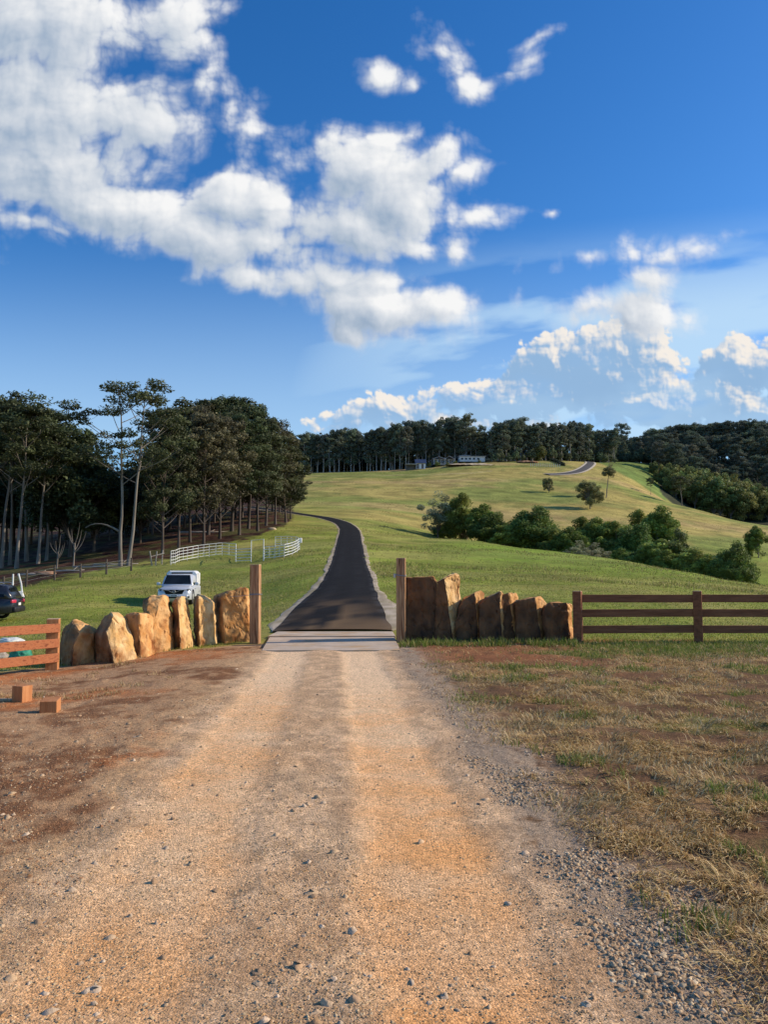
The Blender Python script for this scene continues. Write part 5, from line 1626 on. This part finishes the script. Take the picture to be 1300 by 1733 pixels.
# fallen logs
for px, py, L_, r_, rz_, lab in [(62, 974, 3.2, .10, 14, 'grey fallen log at the wood edge above the white trailer'), (118, 968, 2.6, .09, 4, 'pale fallen log lying between the wire fence posts'), (165, 961, 4.5, .08, 10, 'long thin fallen branch left of the tall twin gum'), (196, 957, 4.2, .08, 9, 'pale fallen branch at the foot of the tall twin gum'), (345, 902, 7, .16, 6, 'fallen trunk among the stems behind the white yard')]:
    q = hit(px, py, 30); bm = bmesh.new()
    add_tube(bm, [(-L_ / 2, 0, .08), (-L_ * .1, .1, .13), (L_ * .2, -.05, .12), (L_ / 2, .05, .2)], [r_, r_ * .9, r_ * .75, r_ * .4], 8)
    add_tube(bm, [(L_ * .1, 0, .12), (L_ * .22, .3, .5)], [r_ * .5, r_ * .2], 6)
    o = bm_obj('fallen_log', bm, M['log'], smooth=True); o.location = q; o.rotation_euler = (0, 0, R(rz_)); tag(o, lab, 'log')
q = hit(461, 896, 60); bm = bmesh.new(); bmesh.ops.create_icosphere(bm, subdivisions=3, radius=.45)
for v in bm.verts: v.co = Vector((v.co.x * 1.5, v.co.y, max(v.co.z, -.1) * .7)) * (1 + .2 * mnoise.noise(v.co * 3))
o = bm_obj('pale_rock', bm, M['pale_earth'], smooth=True); o.location = q; tag(o, 'pale rock alone on the grass slope above the white yard', 'rock')
q = hit(80, 972, 30); bm = bmesh.new(); bmesh.ops.create_icosphere(bm, subdivisions=3, radius=.5)
for v in bm.verts: v.co = Vector((v.co.x * 2.0, v.co.y, max(v.co.z, -.1) * .6)) * (1 + .25 * mnoise.noise(v.co * 3))
o = bm_obj('earth_heap', bm, M['earth'], smooth=True); o.location = q; tag(o, 'small orange earth heap by the old wire fence', 'earth heap')

# ------------------------------------------------------------------ buildings on the hill
def box_part(name, par, c, s, mat, bev=0.0, rz=0):
    bm = bmesh.new(); add_box(bm, c, s, bev=bev, rz=rz); return bm_obj(name, bm, mat, par)


def gable(par, c, s, ov, rise, mat, axis='x', name='roof'):
    x, y, z = c; w, d = s[0] / 2 + ov, s[1] / 2 + ov
    bm = bmesh.new()
    if axis == 'x':
        prof = [(-d, 0), (0, rise), (d, 0), (d, -.12), (0, rise - .14), (-d, -.12)]
        A = [bm.verts.new((x - w, y + p, z + q)) for p, q in prof]; B = [bm.verts.new((x + w, y + p, z + q)) for p, q in prof]
    else:
        prof = [(-w, 0), (0, rise), (w, 0), (w, -.12), (0, rise - .14), (-w, -.12)]
        A = [bm.verts.new((x + p, y - d, z + q)) for p, q in prof]; B = [bm.verts.new((x + p, y + d, z + q)) for p, q in prof]
    n = len(prof); bm.faces.new(A); bm.faces.new(list(reversed(B)))
    for i in range(n): bm.faces.new((A[i], B[i], B[(i + 1) % n], A[(i + 1) % n]))
    bmesh.ops.recalc_face_normals(bm, faces=bm.faces)
    return bm_obj(name, bm, mat, par)


def hilltop(px, py, back=0):
    h = hit(px, py, 200); q = ground_pt(px, h.y + back); return q


b = hilltop(712, 794, 1)
t = thing('garden_shed', b, 'small white shed with dark blue roof at the left end of the hill buildings', 'shed', R(4))
box_part('wall', t, (0, 0, 1.05), (4.0, 3.4, 2.5), M['white_paint'])
for x in (-1.3, .75): box_part('door', t, (x, -1.72, .95), (.95, .08, 2.0), M['grey_wall'])
gable(t, (0, 0, 2.28), (4.0, 3.4), .5, 1.9, M['blue_roof'])
b = hilltop(696, 796, 2)
t = thing('open_carport', b, 'dark open carport with thin pale roof left of the blue-roofed shed', 'carport', R(3))
for x in (-2.1, 2.1):
    for y in (-1.3, 1.3): box_part('post', t, (x, y, 1.0), (.14, .14, 2.6), M['grey_wall'])
box_part('roof', t, (0, 0, 2.38), (4.9, 3.4, .16), M['tin_roof'])
box_part('back_wall', t, (0, 1.5, 1.1), (4.4, .1, 2.4), M['grey_wall'])
b = hilltop(750, 789, 5)
t = thing('farm_house', b, 'dark verandah house with pale gabled roofs in the middle of the hill buildings', 'house', R(5))
w_ = box_part('wall', t, (0, 0, 1.5), (10.5, 6.5, 3.6), M['grey_wall'])
for i, x in enumerate((-4.2, -2.4, .2, 2.2, 4.2)):
    f = box_part('window', t, (x, -3.28, 1.9), (1.0, .08, 1.3), M['white_paint']); box_part('pane', f, (x, -3.33, 1.9), (.82, .05, 1.1), M['dark_glass'])
gable(t, (-2.2, 0, 3.3), (5.6, 6.5), .5, 1.4, M['tin_roof'], 'y')
gable(t, (2.9, 0, 3.3), (4.4, 6.5), .4, 1.9, M['tin_roof'], 'y')
for x in (-4.9, -3.2, -1.4, .5, 2.4, 4.9): box_part('verandah_post', t, (x, -4.6, 1.3), (.16, .16, 3.2), M['white_paint'])
box_part('verandah_roof', t, (0, -4.0, 2.95), (10.8, 1.6, .10), M['tin_roof'])
box_part('stump_wall', t, (1.5, -4.5, -.1), (7, .2, 1.2), M['log'])
b = hilltop(799, 783.5, 5)
t = thing('farm_house', b, 'long low white house with flat pale roof at the right of the hill buildings', 'house', R(2))
box_part('wall', t, (0, 0, 1.4), (12.5, 5.5, 3.0), M['white_paint'])
for i, x in enumerate((-4.9, -3.0, -1.1, .9, 3.0)):
    f = box_part('window', t, (x, -2.78, 1.6), (1.35, .08, 1.25), M['white_paint']); box_part('pane', f, (x, -2.83, 1.6), (1.15, .05, 1.05), M['dark_glass'])
box_part('roof', t, (0, 0, 3.05), (13.6, 6.8, .22), M['tin_roof'], .03)
box_part('roof', t, (-3.6, 0, 3.75), (5.0, 4.8, .18), M['tin_roof'], .03)
box_part('upper_wall', t, (-3.6, 0, 3.38), (4.4, 4.2, .5), M['grey_wall'])
for x in (-6, -2, 2, 6): box_part('verandah_post', t, (x, -3.2, 1.3), (.15, .15, 3.1), M['white_paint'])
q = hilltop(797, 788, 1)
t_ = thing('retaining_bank', q, 'pale terrace bank of bare earth below the long white house', 'bank', R(3))
bm = bmesh.new(); bmesh.ops.create_grid(bm, x_segments=40, y_segments=8, size=1)
for v in bm.verts:
    x, y = v.co.x * 10.5, v.co.y * 2.4
    v.co = Vector((x, y, .95 * (1 - v.co.x ** 4) * (1 - v.co.y ** 2) + .25 * mnoise.noise(Vector((x * .6, y, 0))) - .1))
bm_obj('bank', bm, M['pale_earth'], t_, True)
for o_ in list(C.objects):
    if o_.parent is None and o_.get('category') in ('house',): o_.scale = (.92, .9, .74)
for px, hgt in ((741, 2.6), (758, 1.8), (772, 2.2), (786, 1.5), (812, 1.9), (727, 2.4)):
    q = hilltop(px, 791 - (px - 727) * .07, -1)
    plant('garden_shrub', BUSH['wood'][int(px) % 3], q, hgt, 11, 'low green garden shrub in front of the hill houses', 'shrub', 'garden shrubs in front of the hill houses', wide=1.2, leafm='bush_leaf')
# pale and red earth heaps left of the pickets
for px, py, w, hgt, mat, lab in [(845, 780, 7.5, 1.3, 'pale_earth', 'long pale earth heap right of the white house on the hill top'), (893, 784, 5.0, .9, 'earth', 'reddish earth heap beside the white pickets on the hill top')]:
    q = hilltop(px, py, 2); bm = bmesh.new(); bmesh.ops.create_icosphere(bm, subdivisions=4, radius=1)
    for v in bm.verts:
        n = 1 + .3 * mnoise.fractal(v.co * 2 + Vector((px, 0, 0)), .9, 2, 4); v.co = Vector((v.co.x * w * n, v.co.y * 2.2 * n, max(v.co.z, -.05) * hgt * n))
    o = bm_obj('earth_heap', bm, M[mat], smooth=True); o.location = q; tag(o, lab, 'earth heap')
# white picket run
q = hilltop(925, 790, 0)
t = thing('picket_fence', q, 'short run of white upright pickets beside the far driveway', 'fence', R(-2))
for k in range(15):
    x = -6.2 + k * .88; zg = gz(q.x + x, q.y) - q.z
    box_part('picket', t, (x, 0, zg + .65), (.16, .12, 1.5), M['white_paint'])
for z in (.45, 1.1):
    bm = bmesh.new(); add_beam(bm, (-6.2, .09, gz(q.x - 6.2, q.y) - q.z + z), (6.2, .09, gz(q.x + 6.2, q.y) - q.z + z), .05, .1); bm_obj('rail', bm, M['earth'], t)
# dark clipped hedge
A = hilltop(930, 778, 0); B_ = hilltop(957, 789, 0)
rng = np.random.default_rng(5); n = 6000; tt = rng.random(n)
PP = np.stack([A.x + (B_.x - A.x) * tt, A.y + (B_.y - A.y) * tt, np.zeros(n)], 1) + rng.normal(size=(n, 3)) * [.5, .6, 0]
PP[:, 2] = H(PP[:, 0], PP[:, 1]) + rng.random(n) * 1.3
V, Q = leaf_quads(PP - np.array(A), np.full(n, .3), rng, .1, .6)
me = np_mesh('low_hedge', V, Q, None, np.repeat(np.array([[.02, .03, .018]]) * rng.uniform(.6, 1.4, (n, 1)), 4, 0))
o = link_mesh('low_hedge', me, M['leaf']); o.location = A; tag(o, 'dark low hedge sloping down between the pickets and far driveway', 'hedge')
# far driveway
fd = [(925, 803.5), (950, 803), (970, 800.5), (985, 796), (996, 789), (1000, 784), (996, 780), (986, 777.5)]
cl2 = [hit(px, py, 200) for px, py in fd]
l2 = catmull([(p.x, p.y) for p in cl2], 2.0)
for it in range(4): l2[1:-1] = (l2[:-2] + 2 * l2[1:-1] + l2[2:]) / 4
tg2 = np.gradient(l2, axis=0); tg2 /= np.linalg.norm(tg2, axis=1)[:, None]; n2_ = np.stack([-tg2[:, 1], tg2[:, 0]], 1)
ribbon('driveway', l2 + n2_ * 1.6, l2 - n2_ * 1.6, M['asphalt'], 'structure', lambda x, y, t: np.tile([[.11, .105, .10]], (len(x), 1)), .22, 4, .05)
ribbon('road_verge', l2 + n2_ * 2.5, l2 + n2_ * 1.5, M['verge'], 'structure', lambda x, y, t: np.tile([[.55, .48, .36]], (len(x), 1)), .18, 3, .03)
ribbon('road_verge', l2 - n2_ * 1.5, l2 - n2_ * 2.5, M['verge'], 'structure', lambda x, y, t: np.tile([[.55, .48, .36]], (len(x), 1)), .18, 3, .03)
# ------------------------------------------------------------------ loose stones, straw and grass
ICO = None


def pebbles(name, n, seed, ymin, ymax, wfun, smin, smax, colfn, power=1.0, lift=.34):
    rng = np.random.default_rng(seed)
    need = n; X = []; Y = []
    while need > 0:
        m = need * 6 + 1000
        u = rng.random(m)
        if power == 1.0: y = ymin * (ymax / ymin) ** u
        else:
            k = 1 - power; y = (ymin ** k + u * (ymax ** k - ymin ** k)) ** (1 / k)
        x = (rng.random(m) * 1.50 - .75) * (y + .4)
        keep = rng.random(m) < wfun(x, y)
        x, y = x[keep][:need], y[keep][:need]
        X.append(x); Y.append(y); need -= len(x)
    X = np.concatenate(X); Y = np.concatenate(Y); n = len(X)
    # low stones: jittered octa-ish solids (6 + ring) 
    base = np.array([[1, 0, 0], [.5, .87, 0], [-.5, .87, 0], [-1, 0, 0], [-.5, -.87, 0], [.5, -.87, 0], [.55, .2, .62], [-.25, .5, .7], [-.35, -.45, .6], [.2, -.1, .85]])
    tri = np.array([[0, 1, 6], [1, 7, 6], [1, 2, 7], [2, 3, 7], [3, 8, 7], [3, 4, 8], [4, 5, 8], [5, 6, 8], [5, 0, 6], [6, 7, 9], [7, 8, 9], [8, 6, 9]])
    s = smin + (smax - smin) * rng.random(n) ** 3
    V = np.repeat(base[None], n, 0) + rng.normal(size=(n, 10, 3)) * .16
    V *= np.stack([rng.uniform(.7, 1.3, n), rng.uniform(.6, 1.0, n), rng.uniform(.45, .95, n)], 1)[:, None, :]
    a = rng.random(n) * 6.283; c, s_ = np.cos(a), np.sin(a)
    x = V[..., 0] * c[:, None] - V[..., 1] * s_[:, None]; y = V[..., 0] * s_[:, None] + V[..., 1] * c[:, None]
    tx = rng.normal(size=n) * .25
    z = V[..., 2] + x * tx[:, None]
    V = np.stack([x, y, z], -1) * s[:, None, None]
    Zg = H(X, Y) + micro(X, Y)
    V += np.stack([X, Y, Zg - s * lift], 1)[:, None, :]
    col = colfn(X, Y, rng)
    T = (np.arange(n)[:, None, None] * 10 + tri[None]).reshape(-1, 3)
    me = np_mesh(name, V.reshape(-1, 3), None, T, np.repeat(col, 10, 0))
    o = link_mesh(name, me, M['pebble']); tag(o, kind='stuff')
    return o


def stone_cols(pal, var):
    pal = np.array(pal)
    def f(X, Y, rng):
        k = rng.integers(0, len(pal), len(X))
        return pal[k] * rng.uniform(1 - var, 1 + var, (len(X), 1))
    return f


def w_track(x, y):
    col, gw, mw, sw, grw, z, fl = surface(x, y)
    f = fbm(x * 1.6, y * 1.6, 3, 301)
    return np.clip(gw * sstep(.36, .58, f) + .16 * z['track'] + .30 * (z['r'] < 0), 0, 1) * (1 - mw) * (y < 16.3)


def w_berm(x, y):
    z = zones(x, y)
    e = z['r'] - z['half']
    f = fbm(x * 2.2, y * 2.2, 3, 311)
    return sstep(-.08, .12, e) * (1 - sstep(.42, .85, e + z['wob'] * .6)) * sstep(.40, .66, f) * (y < 16)


def w_leftdirt(x, y):
    z = zones(x, y)
    f = fbm(x * 1.3, y * 1.3, 3, 321)
    return (z['r'] < -1.2) * sstep(.44, .60, f) * (1 - z['meadow'])


pebbles('gravel', 95000, 1, 2.6, 16.5, w_track, .003, .0115, stone_cols([(.52, .36, .19), (.43, .29, .155), (.60, .45, .26), (.37, .25, .14), (.50, .30, .13)], .25), 1.25)
pebbles('gravel', 9000, 2, 2.6, 16, w_berm, .005, .019, stone_cols([(.50, .37, .225), (.40, .295, .18), (.58, .46, .30), (.38, .25, .14), (.46, .29, .15)], .22), 1.2, .05)
pebbles('gravel', 16000, 3, 3.2, 17.8, w_leftdirt, .004, .019, stone_cols([(.44, .27, .13), (.32, .16, .08), (.50, .36, .21), (.40, .21, .10)], .25), 1.1, .3)
pebbles('gravel', 650, 4, 2.7, 15, lambda x, y: np.clip(w_track(x, y) + .5 * w_berm(x, y) + .4 * w_leftdirt(x, y), 0, 1), .014, .036, stone_cols([(.56, .39, .23), (.42, .27, .15), (.60, .45, .30)], .2), 1.1, .1)


def blades(name, n, seed, ymin, ymax, wfun, hmin, hmax, lay, width, cols, power=1.4, fan=1.62, clump=0.0):
    """bent blades, three cross-sections each. lay: 0 upright .. 1 lying flat"""
    rng = np.random.default_rng(seed)
    X = []; Y = []; need = n; guard = 0
    while need > 0 and guard < 60:
        guard += 1
        m = need * 5 + 1000
        k = 1 - power; u = rng.random(m)
        y = (ymin ** k + u * (ymax ** k - ymin ** k)) ** (1 / k)
        x = (rng.random(m) - .5) * fan * (y + .5)
        keep = rng.random(m) < wfun(x, y)
        x, y = x[keep][:need], y[keep][:need]
        X.append(x); Y.append(y); need -= len(x)
    X = np.concatenate(X); Y = np.concatenate(Y); n = len(X)
    L_ = hmin + (hmax - hmin) * rng.random(n) ** 1.6
    a = rng.random(n) * 6.283
    if lay > .8: a = fbm(X * .9, Y * .9, 3, seed) * 14 + rng.normal(size=n) * .75     # cut hay lies in swathes
    tilt = np.clip(lay + rng.normal(size=n) * .22, .02, 1.0) * 1.5            # from vertical
    d = np.stack([np.cos(a), np.sin(a)], 1)
    side = np.stack([-np.sin(a), np.cos(a)], 1)
    w = width * rng.uniform(.6, 1.4, n) * (1 + Y / 14)
    Zg = H(X, Y) + micro(X, Y)
    P_ = np.stack([X, Y, Zg], 1)
    V = np.zeros((n, 5, 3))
    bend = rng.uniform(.2, .9, n)
    t1, t2 = tilt * .75, tilt + bend * .5
    h1 = np.stack([d[:, 0] * np.sin(t1) * L_ * .5, d[:, 1] * np.sin(t1) * L_ * .5, np.cos(t1) * L_ * .5], 1)
    h2 = h1 + np.stack([d[:, 0] * np.sin(t2) * L_ * .5, d[:, 1] * np.sin(t2) * L_ * .5, np.cos(t2) * L_ * .5], 1)
    h1[:, 2] = np.maximum(h1[:, 2], .006); h2[:, 2] = np.maximum(h2[:, 2], .004)
    sd2 = np.concatenate([side, np.zeros((n, 1))], 1)
    V[:, 0] = P_ - sd2 * w[:, None] * .5 - [0, 0, .008]; V[:, 1] = P_ + sd2 * w[:, None] * .5 - [0, 0, .008]
    V[:, 2] = P_ + h1 + sd2 * w[:, None] * .42; V[:, 3] = P_ + h1 - sd2 * w[:, None] * .42
    V[:, 4] = P_ + h2
    b = np.arange(n)[:, None] * 5
    Q = b + np.array([[0, 1, 2, 3]]); T = b + np.array([[3, 2, 4]])
    col = cols(X, Y, rng)
    cc = np.repeat(col[:, None, :], 5, 1) * np.array([.75, .75, 1, 1, 1.1])[None, :, None]
    me = np_mesh(name, V.reshape(-1, 3), Q, T, cc.reshape(-1, 3))
    o = link_mesh(name, me, M['blade']); tag(o, kind='stuff'); return o


def w_straw(x, y):
    s = surface(x, y)
    return np.clip(s[3] * (.35 + .65 * sstep(.35, .6, fbm(x * 2.5, y * 2.5, 3, 331))), 0, 1)


def w_green(x, y):
    s = surface(x, y)
    return np.clip(s[4], 0, 1)


def w_tuft(x, y):
    s = surface(x, y)
    return np.clip(s[3], 0, 1) * sstep(.60, .68, fbm(x * 1.9, y * 1.9, 3, 341))


def w_lefttuft(x, y):
    z = zones(x, y)
    return (z['r'] < -2.4) * sstep(.60, .70, fbm(x * 1.5, y * 1.5, 3, 351)) * (1 - z['meadow']) * .7


def w_meadow(x, y):
    s = surface(x, y); 
    m = np.argmax(ctr[:, 1] > 128)
    xr = np.interp(y, ctr[:m, 1], ctr[:m, 0]); hw = np.interp(y, ctr[:m, 1], wd[:m]) / 2 + .12
    e = np.abs(x - xr) - hw
    onroad = (e < .28 + .25 * (vnoise(x * 3, y * 3, 5) - .5)) | ((y > 124) & (y < 178) & (x < xr + 2))
    return s[2] * (1 - onroad * (y > 18) * 1.0) * (1 - s[6])


straw_c = lambda X, Y, rng: np.array([(.76, .54, .24), (.56, .37, .15), (.82, .64, .34), (.32, .19, .08), (.40, .31, .11)])[rng.integers(0, 5, len(X))] * rng.uniform(.7, 1.2, (len(X), 1))
green_c = lambda X, Y, rng: np.array([(.19, .26, .042), (.24, .27, .055), (.15, .22, .036), (.38, .32, .12)])[rng.integers(0, 4, len(X))] * rng.uniform(.7, 1.2, (len(X), 1))
blades('dry_grass', 108000, 21, 2.7, 18.5, w_straw, .04, .17, .97, .0042, straw_c, 1.25)
blades('dry_grass', 13000, 22, 2.7, 18.0, w_straw, .03, .11, .55, .004, straw_c, 1.25)
blades('grass', 16000, 23, 2.7, 18.5, w_tuft, .04, .11, .4, .0045, green_c, 1.2)
blades('grass', 26000, 24, 9, 19.5, w_green, .04, .12, .35, .005, green_c, .5)
blades('dry_grass', 9000, 25, 3.0, 17, w_lefttuft, .04, .13, .6, .004, lambda X, Y, rng: straw_c(X, Y, rng) * .8, 1.2)
blades('grass', 130000, 26, 15.0, 60, w_meadow, .03, .095, .45, .006, lambda X, Y, rng: np.array([(.28, .32, .05), (.34, .32, .07), (.23, .29, .042), (.46, .37, .14)])[rng.integers(0, 4, len(X))] * rng.uniform(.75, 1.2, (len(X), 1)), 1.3, 1.5)
def w_tussock(x, y):
    return w_meadow(x, y) * (.10 + .9 * sstep(.50, .64, fbm(x * .16, y * .16, 4, 371)))
blades('grass', 42000, 28, 42.0, 330, w_tussock, .08, .26, .45, .006, lambda X, Y, rng: np.array([(.22, .26, .05), (.30, .28, .075), (.40, .32, .13), (.16, .21, .04), (.46, .36, .16)])[rng.integers(0, 5, len(X))] * rng.uniform(.7, 1.15, (len(X), 1)), 1.1, 1.15)
# grass and dry stalks at the foot of the right-hand slabs
def w_foot(x, y):
    px = x / y * F0 + 650
    return ((px > 676) & (px < 975)).astype(float) * sstep(17.2, 17.9, y) * sstep(18.6, 18.2, y) * sstep(.4, .6, fbm(x * 2, y * 2, 3, 361))
blades('grass', 2600, 27, 17.0, 18.7, w_foot, .06, .22, .3, .006, green_c, .5, 1.1)
